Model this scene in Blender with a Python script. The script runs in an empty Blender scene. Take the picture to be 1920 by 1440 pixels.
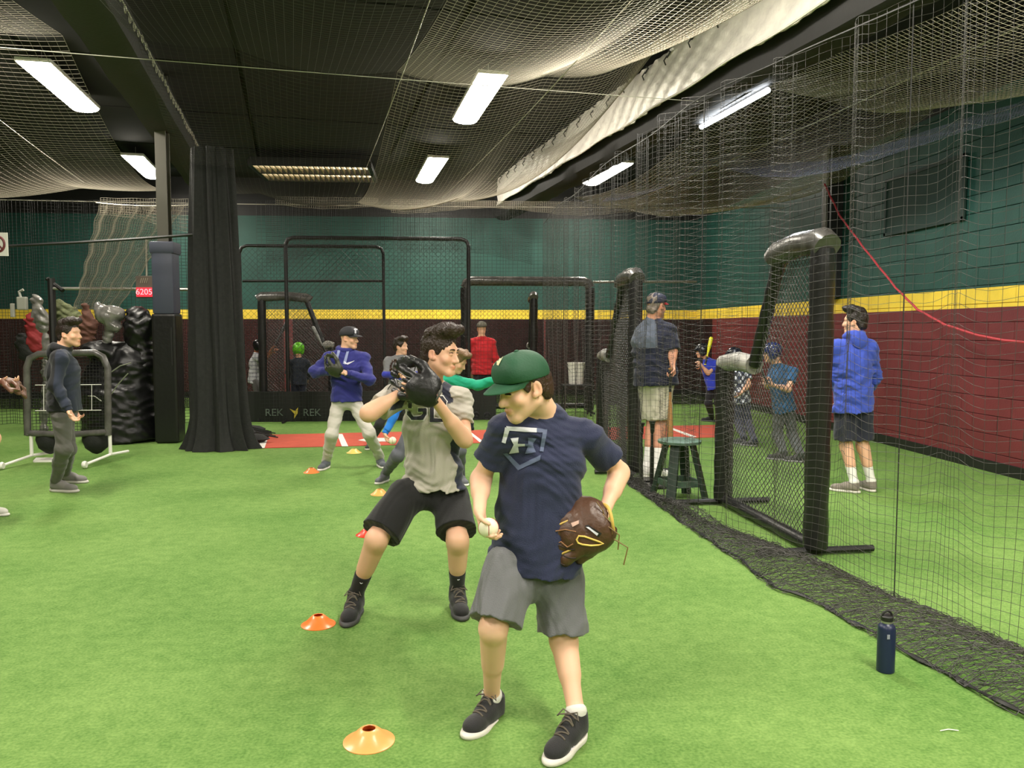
import bpy, bmesh, math, random
import numpy as np
from mathutils import Vector, Matrix
from mathutils.bvhtree import BVHTree
random.seed(7); rng = np.random.default_rng(7)
C = bpy.context.scene.collection
SC = bpy.context.scene

# ------------------------------------------------------------------ camera
CAMH = 1.52; F = 1500.0
PITCH = math.atan(102/1500.0); YAW = math.atan(120*math.cos(PITCH)/1500.0)
fwd = Vector((math.sin(YAW)*math.cos(PITCH), math.cos(YAW)*math.cos(PITCH), -math.sin(PITCH)))
rgt = Vector((math.cos(YAW), -math.sin(YAW), 0)); upv = rgt.cross(fwd)
RC = Matrix((rgt, upv, -fwd)).transposed()
CAM = Vector((0, 0, CAMH))
cd = bpy.data.cameras.new('camera'); cam = bpy.data.objects.new('camera', cd); C.objects.link(cam)
cd.sensor_width = 36; cd.lens = 36*F/1920; cd.clip_start = .05; cd.clip_end = 200
cam.matrix_world = Matrix.Translation(CAM) @ RC.to_4x4()
SC.camera = cam
def ray(px, py): return RC @ Vector(((px-960)/F, (720-py)/F, -1))
def at(px, py, Y): d = ray(px, py); return CAM + d*(Y/d.y)
def atz(px, py, z): d = ray(px, py); return CAM + d*((z-CAMH)/d.z)
def G(px, py): return atz(px, py, 0)
def atx(px, py, X): d = ray(px, py); return CAM + d*(X/d.x)

# ------------------------------------------------------------------ world, exposure
SC.view_settings.view_transform = 'Standard'; SC.view_settings.look = 'None'
SC.view_settings.gamma = 1; SC.view_settings.use_curve_mapping = False
SC.view_settings.exposure = 0.3
W = bpy.data.worlds.new('world'); SC.world = W; W.use_nodes = True
W.node_tree.nodes['Background'].inputs[0].default_value = (.8, .85, 1, 1)
W.node_tree.nodes['Background'].inputs[1].default_value = .05
try: SC.cycles.use_denoising = True
except Exception: pass

# overhead fixtures: (near end px, far end px) seen in the photo, then the same rows continued behind the camera
LZ = 4.61
RA = math.radians(10.6)                       # roof structure is skewed to the side walls
VD = Vector((-math.sin(RA), math.cos(RA), 0)); UD = Vector((math.cos(RA), math.sin(RA), 0))
LAMP_PX = [((62, 122), (160, 208)), ((248, 296), (288, 334)), ((925, 145), (872, 230)), ((822, 300), (796, 342)), ((1170, 309), (1108, 346))]
LAMPS = []
for n, f in LAMP_PX: LAMPS.append((atz(*n, LZ), atz(*f, LZ)))
tube_lamp = (atz(1440, 169, 3.88), atz(1315, 238, 3.88))
LW = 72.0
def area_light(name, a, b, w, power, col):
    m = (a+b)/2; d = (b-a)
    ld = bpy.data.lights.new(name, 'AREA'); ld.shape = 'RECTANGLE'; ld.size = w; ld.size_y = d.length
    ld.energy = power; ld.color = col
    o = bpy.data.objects.new(name, ld); C.objects.link(o)
    o.location = m; o.rotation_euler = (0, 0, math.atan2(-d.x, d.y))
    return o
extra = []
for a, b in (LAMPS[0], LAMPS[2]):
    for k in (1, 2, 3): extra.append((a - VD*4.95*k, b - VD*4.95*k))
a, b = tube_lamp
for k in (1, 2, 3): extra.append((Vector((a.x+.4, a.y, LZ)) - VD*4.95*k, Vector((b.x+.4, b.y, LZ)) - VD*4.95*k))
for i, (a, b) in enumerate(LAMPS): area_light('lamp_light', a+Vector((0, 0, -.07)), b+Vector((0, 0, -.07)), .3, LW, (1, .93, .80))
area_light('lamp_light', tube_lamp[0]+Vector((0, 0, -.05)), tube_lamp[1]+Vector((0, 0, -.05)), .06, LW*.6, (.92, .95, 1))
for i, (a, b) in enumerate(extra): area_light('lamp_light', a+Vector((0, 0, -.07)), b+Vector((0, 0, -.07)), .3, LW*1.9, (1, .94, .83))

# ------------------------------------------------------------------ materials
def s2l(v): v = v/255.0; return v/12.92 if v <= .04045 else ((v+.055)/1.055)**2.4
def rgb(r, g, b): return (s2l(r), s2l(g), s2l(b))
MC = {}
def mat(name, col, rough=.7, metal=0, bump=0, bscale=60, var=0, vscale=8, attr=False, emit=0, spec=.5, sheen=0, sss=0):
    if name in MC: return MC[name]
    m = bpy.data.materials.new(name); m.use_nodes = True; nt = m.node_tree; N = nt.nodes; L = nt.links
    p = N['Principled BSDF']; p.inputs['Roughness'].default_value = rough; p.inputs['Metallic'].default_value = metal
    p.inputs['Specular IOR Level'].default_value = spec
    p.inputs['Base Color'].default_value = (*col, 1)
    if sheen: p.inputs['Sheen Weight'].default_value = sheen
    src = None
    if attr:
        a = N.new('ShaderNodeVertexColor'); a.layer_name = 'Col'; src = a.outputs[0]; L.new(src, p.inputs['Base Color'])
    if var:
        t = N.new('ShaderNodeTexCoord'); n = N.new('ShaderNodeTexNoise'); n.inputs['Scale'].default_value = vscale; n.inputs['Detail'].default_value = 5
        L.new(t.outputs['Object'], n.inputs['Vector'])
        mr = N.new('ShaderNodeMapRange'); mr.inputs[1].default_value = .3; mr.inputs[2].default_value = .7; mr.inputs[3].default_value = 1-var; mr.inputs[4].default_value = 1+var
        L.new(n.outputs['Fac'], mr.inputs[0])
        mx = N.new('ShaderNodeVectorMath'); mx.operation = 'SCALE'
        if src: L.new(src, mx.inputs[0])
        else: mx.inputs[0].default_value = col
        L.new(mr.outputs[0], mx.inputs['Scale']); L.new(mx.outputs[0], p.inputs['Base Color'])
    if bump:
        t = N.new('ShaderNodeTexCoord'); n = N.new('ShaderNodeTexNoise'); n.inputs['Scale'].default_value = bscale; n.inputs['Detail'].default_value = 3
        L.new(t.outputs['Object'], n.inputs['Vector']); b = N.new('ShaderNodeBump'); b.inputs['Strength'].default_value = bump; b.inputs['Distance'].default_value = .01
        L.new(n.outputs['Fac'], b.inputs['Height']); L.new(b.outputs[0], p.inputs['Normal'])
    if emit:
        p.inputs['Emission Color'].default_value = (*col, 1); p.inputs['Emission Strength'].default_value = emit
    if sss:
        p.inputs['Subsurface Weight'].default_value = sss; p.inputs['Subsurface Scale'].default_value = .01; p.inputs['Subsurface Radius'].default_value = (1, .4, .25)
    MC[name] = m; return m

# ------------------------------------------------------------------ object helpers
def tag(o, label=None, cat=None, group=None, kind=None):
    if label: o['label'] = label
    if cat: o['category'] = cat
    if group: o['group'] = group
    if kind: o['kind'] = kind
    return o
def empty(name, loc, label=None, cat=None, group=None, kind=None):
    o = bpy.data.objects.new(name, None); C.objects.link(o); o.location = loc; o.empty_display_size = .1
    return tag(o, label, cat, group, kind)
def raw(name, v, loops, sizes, m, parent=None, smooth=True, cols=None):
    me = bpy.data.meshes.new(name); v = np.asarray(v, dtype=np.float32)
    me.vertices.add(len(v)); 
    org = Vector(parent.matrix_basis.translation) if parent is not None and parent.parent is None else Vector((0, 0, 0))
    if parent is not None:
        p = parent; org = Vector((0, 0, 0))
        while p is not None: org += p.location; p = p.parent
    me.vertices.foreach_set('co', (v - np.array(org, dtype=np.float32)).ravel())
    loops = np.asarray(loops, dtype=np.int32).ravel(); sizes = np.asarray(sizes, dtype=np.int32)
    me.loops.add(len(loops)); me.loops.foreach_set('vertex_index', loops)
    me.polygons.add(len(sizes)); st = np.concatenate(([0], np.cumsum(sizes)[:-1])).astype(np.int32)
    me.polygons.foreach_set('loop_start', st); me.polygons.foreach_set('loop_total', sizes)
    me.update(calc_edges=True); me.validate()
    me.polygons.foreach_set('use_smooth', np.full(len(me.polygons), smooth))
    if cols is not None:
        ca = me.color_attributes.new('Col', 'FLOAT_COLOR', 'POINT')
        cc = np.ones((len(v), 4), dtype=np.float32); cc[:, :3] = cols; ca.data.foreach_set('color', cc.ravel())
    me.materials.append(m)
    o = bpy.data.objects.new(name, me); C.objects.link(o)
    if parent is not None: o.parent = parent
    return o
class MB:
    """collects shapes into one mesh"""
    def __init__(s): s.v = []; s.f = []
    def add(s, vs, fs):
        n = len(s.v); s.v += [tuple(x) for x in vs]; s.f += [tuple(i+n for i in f) for f in fs]; return s
    def box(s, c, d, R=None, bev=0):
        hx, hy, hz = d[0]/2, d[1]/2, d[2]/2; c = Vector(c)
        R = R or Matrix.Identity(3)
        if bev:
            bm = bmesh.new(); bmesh.ops.create_cube(bm, size=1); bmesh.ops.scale(bm, vec=d, verts=bm.verts)
            bmesh.ops.bevel(bm, geom=bm.edges[:], offset=bev, segments=2, affect='EDGES', profile=.6)
            bm.verts.index_update(); s.add([c+R@v.co for v in bm.verts], [[v.index for v in f.verts] for f in bm.faces]); bm.free(); return s
        vs = [c+R@Vector((x, y, z)) for x in (-hx, hx) for y in (-hy, hy) for z in (-hz, hz)]
        return s.add(vs, [(0, 1, 3, 2), (4, 6, 7, 5), (0, 4, 5, 1), (2, 3, 7, 6), (0, 2, 6, 4), (1, 5, 7, 3)])
    def tube(s, pts, r, n=8, closed=False, flat=1.0):
        pts = [Vector(p) for p in pts]; m = len(pts); rr = r if hasattr(r, '__len__') else [r]*m
        prev = None; rings = []
        for i in range(m):
            a = pts[i-1] if (i > 0 or closed) else pts[0]; b = pts[(i+1) % m] if (i < m-1 or closed) else pts[-1]
            t = (b-a).normalized()
            if prev is None:
                x = t.cross(Vector((0, 0, 1)))
                if x.length < .1: x = t.cross(Vector((1, 0, 0)))
                x.normalize()
            else:
                x = prev - t*prev.dot(t)
                if x.length < 1e-4: x = t.orthogonal()
                x.normalize()
            prev = x; y = t.cross(x)
            rings.append([pts[i]+(x*math.cos(2*math.pi*k/n)+y*math.sin(2*math.pi*k/n)*flat)*rr[i] for k in range(n)])
        vs = [v for rg in rings for v in rg]; fs = []
        for i in range(m if closed else m-1):
            j = (i+1) % m
            for k in range(n): fs.append((i*n+k, i*n+(k+1) % n, j*n+(k+1) % n, j*n+k))
        if not closed: fs.append(tuple(range(n-1, -1, -1))); fs.append(tuple((m-1)*n+k for k in range(n)))
        return s.add(vs, fs)
    def lathe(s, prof, c, n=24, R=None, sx=1, sy=1):
        R = R or Matrix.Identity(3); c = Vector(c); vs = []; fs = []
        for r, z in prof:
            for k in range(n):
                a = 2*math.pi*k/n; vs.append(c+R@Vector((r*math.cos(a)*sx, r*math.sin(a)*sy, z)))
        for i in range(len(prof)-1):
            for k in range(n): fs.append((i*n+k, i*n+(k+1) % n, (i+1)*n+(k+1) % n, (i+1)*n+k))
        fs.append(tuple(range(n-1, -1, -1))); fs.append(tuple((len(prof)-1)*n+k for k in range(n)))
        return s.add(vs, fs)
    def build(s, name, m, parent=None, smooth=False, cols=None):
        lo = [i for f in s.f for i in f]; sz = [len(f) for f in s.f]
        o = raw(name, s.v, lo, sz, m, parent, False, cols)
        if smooth:
            o.data.polygons.foreach_set('use_smooth', np.full(len(o.data.polygons), True))
            try: o.data.set_sharp_from_angle(angle=math.radians(40))
            except Exception: pass
        return o
def net_grid(P, r, mask=None, sides=3):
    """threads along both directions of a grid of knots P[n,m,3] -> verts, quads"""
    Vs = []; Qs = []; base = 0
    for axis in (0, 1):
        Q = P if axis == 0 else P.transpose(1, 0, 2)      # strands along axis 1 of Q
        n, m, _ = Q.shape
        T = np.gradient(Q, axis=1); T /= np.linalg.norm(T, axis=2, keepdims=True)+1e-9
        ref = np.array([.31, .52, .8]); X = np.cross(T, ref); X /= np.linalg.norm(X, axis=2, keepdims=True)+1e-9; Yv = np.cross(T, X)
        ring = [Q + r*(X*math.cos(2*math.pi*k/sides)+Yv*math.sin(2*math.pi*k/sides)) for k in range(sides)]
        V = np.stack(ring, axis=2).reshape(-1, 3)
        i, j, k = np.meshgrid(np.arange(n), np.arange(m-1), np.arange(sides), indexing='ij')
        if mask is not None:
            mk = mask if axis == 0 else mask.T
            sel = (mk[:, :-1] & mk[:, 1:])[:, :, None] & np.ones(sides, bool)[None, None]; i = i[sel]; j = j[sel]; k = k[sel]
        k2 = (k+1) % sides
        q = np.stack([((i*m+j)*sides+k), ((i*m+j)*sides+k2), ((i*m+j+1)*sides+k2), ((i*m+j+1)*sides+k)], axis=-1).reshape(-1, 4)
        Vs.append(V); Qs.append(q+base); base += len(V)
    return np.concatenate(Vs), np.concatenate(Qs)
def net_obj(name, P, r, m, parent=None, mask=None):
    v, q = net_grid(P, r, mask); return raw(name, v, q, np.full(len(q), 4), m, parent, True)

# ------------------------------------------------------------------ signed-distance modelling (bodies, clothes, gloves)
def V3(v): return np.array(v, dtype=np.float32)
def _flat(p, a, fl):
    if fl is None: return p
    d, f = fl; d = V3(d); return [p[i] + (1/f-1)*sum((p[j]-a[j])*d[j] for j in range(3))*d[i] for i in range(3)]
def cap(a, b, ra, rb=None, k=.02, fl=None, op='u'):
    rb = ra if rb is None else rb; a = V3(a); b = V3(b); ba = b-a; L2 = float(ba@ba)+1e-9; m = max(ra, rb)*1.0
    def f(x, y, z):
        q = _flat([x, y, z], a, fl); dx = q[0]-a[0]; dy = q[1]-a[1]; dz = q[2]-a[2]
        t = np.clip((dx*ba[0]+dy*ba[1]+dz*ba[2])/L2, 0, 1)
        d = np.sqrt((dx-t*ba[0])**2+(dy-t*ba[1])**2+(dz-t*ba[2])**2)-(ra+(rb-ra)*t)
        return d*(fl[1] if fl else 1)
    return (op, k, np.minimum(a, b)-m, np.maximum(a, b)+m, f)
def cone(a, b, ra, rb, k=.015, fl=None, op='u', rnd=.006):
    a = V3(a); b = V3(b); ba = b-a; L = float(np.sqrt(ba@ba)); u = ba/L; m = max(ra, rb)
    def f(x, y, z):
        q = _flat([x, y, z], a, fl); dx = q[0]-a[0]; dy = q[1]-a[1]; dz = q[2]-a[2]
        t = dx*u[0]+dy*u[1]+dz*u[2]; rad = np.sqrt(np.maximum(dx*dx+dy*dy+dz*dz-t*t, 0)); tt = np.clip(t/L, 0, 1)
        d1 = (rad-(ra+(rb-ra)*tt))*(fl[1] if fl else 1)
        return np.maximum(d1, np.maximum(-t, t-L))
    return (op, k, np.minimum(a, b)-m, np.maximum(a, b)+m, f)
def slv(a, b, ra, rb, k=.02, fl=None):
    """tapered tube, rounded at a and cut flat at b (sleeves, trouser legs)"""
    a = Vector(a); b = Vector(b); u = (b-a).normalized(); e = b+u*max(ra, rb)*1.2; L_ = (b-a).length; L2 = (e-a).length
    _, _, lo, hi, f = cap(a, e, ra, ra+(rb-ra)*L2/L_, k, fl); b0 = V3(b); u0 = V3(u)
    return ('u', k, lo, hi, lambda x, y, z: np.maximum(f(x, y, z), (x-b0[0])*u0[0]+(y-b0[1])*u0[1]+(z-b0[2])*u0[2]))
def ell(c, r, R=None, k=.02, op='u'):
    c = V3(c); r = V3(r); M = np.eye(3, dtype=np.float32) if R is None else np.array(R, dtype=np.float32); m = float(r.max())
    def f(x, y, z):
        dx = x-c[0]; dy = y-c[1]; dz = z-c[2]
        q = [(dx*M[0, i]+dy*M[1, i]+dz*M[2, i])/r[i] for i in range(3)]
        k0 = np.sqrt(q[0]**2+q[1]**2+q[2]**2)+1e-6; k1 = np.sqrt((q[0]/r[0])**2+(q[1]/r[1])**2+(q[2]/r[2])**2)+1e-6
        return k0*(k0-1)/k1
    return (op, k, c-m, c+m, f)
def plane(c, n, k=.003, lo=None, hi=None):
    """keeps the side opposite to n"""
    c = V3(c); n = V3(Vector(n).normalized())
    return ('i', k, None if lo is None else V3(lo), None if hi is None else V3(hi), lambda x, y, z: (x-c[0])*n[0]+(y-c[1])*n[1]+(z-c[2])*n[2])
def sdf(prims, h, noise=None, pad=.03):
    us = [p for p in prims if p[0] == 'u']
    lo = np.min([p[2] for p in us], axis=0)-pad; hi = np.max([p[3] for p in us], axis=0)+pad
    n = np.ceil((hi-lo)/h).astype(int)+1
    ax = [(lo[i]+h*np.arange(n[i])).astype(np.float32) for i in range(3)]
    D = np.full(tuple(n), .2, dtype=np.float32)
    for op, k, bl, bh, f in prims:
        if bl is None: i0 = np.zeros(3, int); i1 = n.copy()
        else:
            pd = max(k, h*2)+.012
            i0 = np.clip(np.floor((bl-pd-lo)/h).astype(int), 0, n); i1 = np.clip(np.ceil((bh+pd-lo)/h).astype(int)+1, 0, n)
        if np.any(i1 <= i0): continue
        sl = tuple(slice(i0[i], i1[i]) for i in range(3))
        x = ax[0][sl[0]][:, None, None]; y = ax[1][sl[1]][None, :, None]; z = ax[2][sl[2]][None, None, :]
        d = f(x, y, z).astype(np.float32); A = D[sl]
        if op == 'u': hh = np.maximum(k-np.abs(A-d), 0)/k; D[sl] = np.minimum(A, d)-hh*hh*k*.25
        elif op == 's': d = -d; hh = np.maximum(k-np.abs(A-d), 0)/k; D[sl] = np.maximum(A, d)+hh*hh*k*.25
        else: D[sl] = np.maximum(A, d)
    if noise is not None:
        D += noise(ax[0][:, None, None], ax[1][None, :, None], ax[2][None, None, :])
    D[0] = D[-1] = .1; D[:, 0] = D[:, -1] = .1; D[:, :, 0] = D[:, :, -1] = .1
    return surfnets(D, lo, h)
def surfnets(D, lo, h):
    S = D < 0; a = S[:-1, :-1, :-1]
    cnt = np.zeros(a.shape, np.uint8); offs = [(i, j, k) for i in (0, 1) for j in (0, 1) for k in (0, 1)]
    nx, ny, nz = D.shape
    for i, j, k in offs: cnt += S[i:nx-1+i, j:ny-1+j, k:nz-1+k]
    I = np.argwhere((cnt > 0) & (cnt < 8)); ids = -np.ones(a.shape, np.int32); ids[tuple(I.T)] = np.arange(len(I))
    val = np.stack([D[I[:, 0]+i, I[:, 1]+j, I[:, 2]+k] for i, j, k in offs], 1)
    P = np.zeros((len(I), 3)); N = np.zeros(len(I))
    for e0 in range(8):
        for b in (1, 2, 4):
            if e0 & b: continue
            e1 = e0 | b; v0 = val[:, e0]; v1 = val[:, e1]; m = (v0 < 0) != (v1 < 0)
            t = np.where(m, v0/np.where(m, v0-v1, 1), 0); o0 = np.array(offs[e0]); o1 = np.array(offs[e1])
            P += np.where(m[:, None], o0+(o1-o0)*t[:, None], 0); N += m
    V = lo+h*(I+P/N[:, None])
    Q = []
    for axis in range(3):
        s0 = [slice(None)]*3; s1 = [slice(None)]*3; s0[axis] = slice(0, -1); s1[axis] = slice(1, None)
        A = S[tuple(s0)]; B = S[tuple(s1)]; E = np.argwhere(A != B)
        inside = A[tuple(E.T)]
        u, w = [(1, 2), (2, 0), (0, 1)][axis]
        ok = (E[:, u] > 0) & (E[:, w] > 0) & (E[:, u] < D.shape[u]-1) & (E[:, w] < D.shape[w]-1); E = E[ok]; inside = inside[ok]
        def cid(du, dw): X = E.copy(); X[:, u] += du; X[:, w] += dw; return ids[X[:, 0], X[:, 1], X[:, 2]]
        q = np.stack([cid(-1, -1), cid(0, -1), cid(0, 0), cid(-1, 0)], 1)
        q[~inside] = q[~inside][:, ::-1]; Q.append(q)
    return V, np.concatenate(Q)
def folds(amp, dirs=((16, 10, 44), (-30, 14, 34), (12, -26, 62)), seed=0):
    r = np.random.default_rng(seed); ph = r.uniform(0, 6, 8); ds = [np.array(d)*r.uniform(.8, 1.25) for d in dirs]
    def f(x, y, z):
        w = 2.2*np.sin(11*x+7*z+ph[0])+1.8*np.sin(9*y-12*z+ph[1])+.9*np.sin(23*x-17*y+9*z); t = 0
        for i, d in enumerate(ds): t = t+np.sin(d[0]*x+d[1]*y+d[2]*z+w+ph[i+2])**3*(1 if i < 2 else .5)
        return (amp*t/2).astype(np.float32)
    return f
SURF = {}
def sobj(name, prims, h, m, parent, noise=None, col=None, key=None):
    v, q = sdf(prims, h, noise)
    cols = None
    if col is not None: cols = col(v)
    if key: SURF[key] = (v, q)
    return raw(name, v, q, np.full(len(q), 4), m, parent, True, cols)
def decal(name, quads, key, m, parent, off=.002, n=5):
    """print lying on a cloth surface: quads are traced onto it and follow its relief"""
    v, q = SURF[key]; T = BVHTree.FromPolygons(v.tolist(), q.tolist()); mb = MB()
    for qd in quads:
        P = [Vector(p) for p in qd]; grid = []
        for i in range(n+1):
            for j in range(n+1):
                s, t = i/n, j/n
                p = (P[0]*(1-s)+P[1]*s)*(1-t)+(P[3]*(1-s)+P[2]*s)*t
                d = ray(p.x, p.y).normalized(); hit, nr, _, _ = T.ray_cast(CAM, d)
                if hit is None: grid.append(None)
                else:
                    if nr.dot(d) > 0: nr = -nr
                    grid.append(hit+nr*off-d*off)
        vs = []; mp = {}
        for idx, g in enumerate(grid):
            if g is not None: mp[idx] = len(vs); vs.append(g)
        fs = []
        for i in range(n):
            for j in range(n):
                c4 = [i*(n+1)+j, (i+1)*(n+1)+j, (i+1)*(n+1)+j+1, i*(n+1)+j+1]
                if all(c in mp for c in c4):
                    pp = [vs[mp[c]] for c in c4]
                    if max((pp[a]-pp[(a+1) % 4]).length for a in range(4)) < .06: fs.append([mp[c] for c in c4])
        mb.add(vs, fs)
    if mb.f: return mb.build(name, m, parent)
def stroke(pts, w):
    out = []
    for a, b in zip(pts[:-1], pts[1:]):
        a = Vector(a); b = Vector(b); d = (b-a).normalized(); n = Vector((-d.y, d.x))*w/2; e = d*w*.3
        out.append([a-e+n, b+e+n, b+e-n, a-e-n])
    return out
# ================================================================== STRUCTURE
XR, YB, XL, YF, ZC = 5.8, 18.5, -12.5, -7.0, 4.9
def turf_material():
    m = bpy.data.materials.new('turf'); m.use_nodes = True; nt = m.node_tree; N = nt.nodes; L = nt.links; p = N['Principled BSDF']
    p.inputs['Roughness'].default_value = .85; p.inputs['Specular IOR Level'].default_value = .25
    t = N.new('ShaderNodeTexCoord')
    def noise(sc, det=4, st=(1, 1, 1)):
        mp = N.new('ShaderNodeMapping'); mp.inputs['Scale'].default_value = st; L.new(t.outputs['Object'], mp.inputs[0])
        n = N.new('ShaderNodeTexNoise'); n.inputs['Scale'].default_value = sc; n.inputs['Detail'].default_value = det; L.new(mp.outputs[0], n.inputs['Vector']); return n.outputs['Fac']
    a = noise(1.1, 3); b = noise(14, 6); c = noise(75, 6)
    r = N.new('ShaderNodeValToRGB'); r.color_ramp.elements[0].position = .36; r.color_ramp.elements[1].position = .64
    r.color_ramp.elements[0].color = (*TURF0, 1); r.color_ramp.elements[1].color = (*TURF1, 1)
    m1 = N.new('ShaderNodeMath'); m1.operation = 'MULTIPLY_ADD'; L.new(a, m1.inputs[0]); m1.inputs[1].default_value = .3
    m2 = N.new('ShaderNodeMath'); m2.operation = 'MULTIPLY_ADD'; L.new(b, m2.inputs[0]); m2.inputs[1].default_value = .25
    m3 = N.new('ShaderNodeMath'); m3.operation = 'MULTIPLY'; L.new(c, m3.inputs[0]); m3.inputs[1].default_value = .45
    L.new(m3.outputs[0], m2.inputs[2]); L.new(m2.outputs[0], m1.inputs[2]); L.new(m1.outputs[0], r.inputs[0]); L.new(r.outputs[0], p.inputs['Base Color'])
    bp = N.new('ShaderNodeBump'); bp.inputs['Strength'].default_value = .7; bp.inputs['Distance'].default_value = .01
    L.new(noise(220, 3), bp.inputs['Height']); L.new(bp.outputs[0], p.inputs['Normal']); return m
TURF0 = rgb(76, 118, 46); TURF1 = rgb(130, 162, 86)
M_turf = turf_material()
def wall_material(name, z0=1.74, z1=1.96, gloss=.55):
    m = bpy.data.materials.new(name); m.use_nodes = True; nt = m.node_tree; N = nt.nodes; L = nt.links; p = N['Principled BSDF']
    p.inputs['Roughness'].default_value = gloss
    g = N.new('ShaderNodeNewGeometry'); s = N.new('ShaderNodeSeparateXYZ'); L.new(g.outputs['Position'], s.inputs[0])
    dv = N.new('ShaderNodeMath'); dv.operation = 'DIVIDE'; L.new(s.outputs['Z'], dv.inputs[0]); dv.inputs[1].default_value = 5.0
    r = N.new('ShaderNodeValToRGB'); r.color_ramp.interpolation = 'CONSTANT'
    el = r.color_ramp.elements; el[0].position = 0; el[0].color = (*rgb(112, 44, 48), 1); el[1].position = z0/5; el[1].color = (*rgb(250, 216, 72), 1)
    e = el.new(z1/5); e.color = (*rgb(32, 78, 70), 1); e = el.new(4.05/5); e.color = (*rgb(22, 22, 22), 1)
    L.new(dv.outputs[0], r.inputs[0])
    n = N.new('ShaderNodeTexNoise'); n.inputs['Scale'].default_value = 1.8; n.inputs['Detail'].default_value = 6; L.new(g.outputs['Position'], n.inputs['Vector'])
    mr = N.new('ShaderNodeMapRange'); mr.inputs[1].default_value = .3; mr.inputs[2].default_value = .75; mr.inputs[3].default_value = .82; mr.inputs[4].default_value = 1.2; L.new(n.outputs['Fac'], mr.inputs[0])
    v = N.new('ShaderNodeVectorMath'); v.operation = 'SCALE'; L.new(r.outputs[0], v.inputs[0]); L.new(mr.outputs[0], v.inputs['Scale']); L.new(v.outputs[0], p.inputs['Base Color'])
    n2 = N.new('ShaderNodeTexNoise'); n2.inputs['Scale'].default_value = 45; n2.inputs['Detail'].default_value = 4; L.new(g.outputs['Position'], n2.inputs['Vector'])
    bp = N.new('ShaderNodeBump'); bp.inputs['Strength'].default_value = .25; bp.inputs['Distance'].default_value = .01; L.new(n2.outputs['Fac'], bp.inputs['Height']); L.new(bp.outputs[0], p.inputs['Normal'])
    return m
M_wall = wall_material('painted_block')
M_ceil = mat('ceiling_black', rgb(24, 23, 22), .9, var=.2, vscale=1.5)
M_black = mat('black_metal', rgb(26, 26, 26), .45)
M_pad = mat('black_vinyl', rgb(30, 30, 30), .33, bump=.35, bscale=14)
M_net = mat('net_twine', rgb(62, 60, 57), .5, spec=.7)
M_net2 = mat('ceiling_net_twine', rgb(150, 142, 126), .6, spec=.6)  # twine lightened to imitate the brownish lamp glow on the ceiling nets
M_dknet = mat('dark_net_twine', rgb(30, 30, 30), .55)
M_drape = mat('black_mesh_drape', rgb(28, 29, 28), .8, bump=.4, bscale=90, var=.3, vscale=25)
M_white = mat('white_paint', rgb(235, 232, 225), .5)
M_steel = mat('galvanised', rgb(170, 168, 160), .35, .7)
M_wire = mat('cable_wire', rgb(190, 185, 172), .4, .2)
M_silver = mat('silver_sheeting', rgb(226, 220, 210), .4, .15, bump=1.0, bscale=11, var=.1, vscale=5)
M_rope = mat('black_rope', rgb(40, 40, 40), .5)

mb = MB(); mb.box(((XL+XR)/2, (YF+YB)/2, -.05), (XR-XL, YB-YF, .1)); tag(mb.build('floor', M_turf), kind='structure')
mb = MB(); mb.box(((XL+XR)/2, (YF+YB)/2, ZC+.1), (XR-XL+.4, YB-YF+.4, .2)); ceiling = tag(mb.build('ceiling', M_ceil), kind='structure')
M_deck = mat('ceiling_panel', rgb(30, 29, 28), .85, var=.15, vscale=2)
for iu in range(-5, 5):                                   # big painted deck panels, proud of the joints between them
    for iv in range(1, 8):
        c = UD*(iu*2.44+.6)+VD*(iv*2.44)
        if XL+1 < c.x < XR-1.2 and 1 < c.y < YB-1.3:
            mb = MB(); mb.box((c.x, c.y, ZC-.015), (2.38, 2.38, .03), Matrix.Rotation(RA, 3, 'Z')); mb.build('panel', M_deck, ceiling)
mb = MB(); mb.box(((XL+XR)/2, YB+.1, ZC/2), (XR-XL+.4, .2, ZC)); tag(mb.build('wall_back', M_wall), kind='structure')
mb = MB(); mb.box((XL-.1, (YF+YB)/2, ZC/2), (.2, YB-YF, ZC)); tag(mb.build('wall_left', M_wall), kind='structure')
mb = MB(); mb.box(((XL+XR)/2, YF-.1, ZC/2), (XR-XL+.4, .2, ZC)); tag(mb.build('wall_front', M_wall), kind='structure')
mb = MB(); mb.box((XR+.12, (YF+YB)/2, ZC/2), (.2, YB-YF, ZC)); wr = tag(mb.build('wall_right', M_wall), kind='structure')
# concrete blocks of the right wall: nearest ones as parts, the rest joined
mbk = MB(); mbk.box((0, 0, 0), (.03, .394, .194), bev=.004); proto = mbk.build('block', M_wall, None); proto.parent = wr
spots = []
for r_ in range(0, 24):
    for k in range(-8, 46):
        y = .2+k*.4+(.2 if r_ % 2 else 0); z = .1+r_*.2
        if y < YB-.2: spots.append((abs(y-9.3)*1.0+abs(z-1.8)*1.2, y, z))
spots.sort(); first = True; rest = MB()
for i, (_, y, z) in enumerate(spots):
    x = XR+.012+random.uniform(-.0015, .0015)
    if i < 300:
        o = proto if first else proto.copy()
        if not first: C.objects.link(o)
        first = False; o.location = (x, y, z)
    else: rest.box((x, y, z), (.03, .394, .194))
tag(rest.build('blocks', M_wall, wr), kind='stuff')
# black rubber baseboards
mb = MB(); mb.box((XR-.015, 8, .06), (.025, 20.9, .12)); tag(mb.build('baseboard_right', M_black), kind='structure')
mb = MB(); mb.box(((XL+XR)/2, YB-.02, .06), (XR-XL, .03, .12)); tag(mb.build('baseboard_back', M_black), kind='structure')
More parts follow.
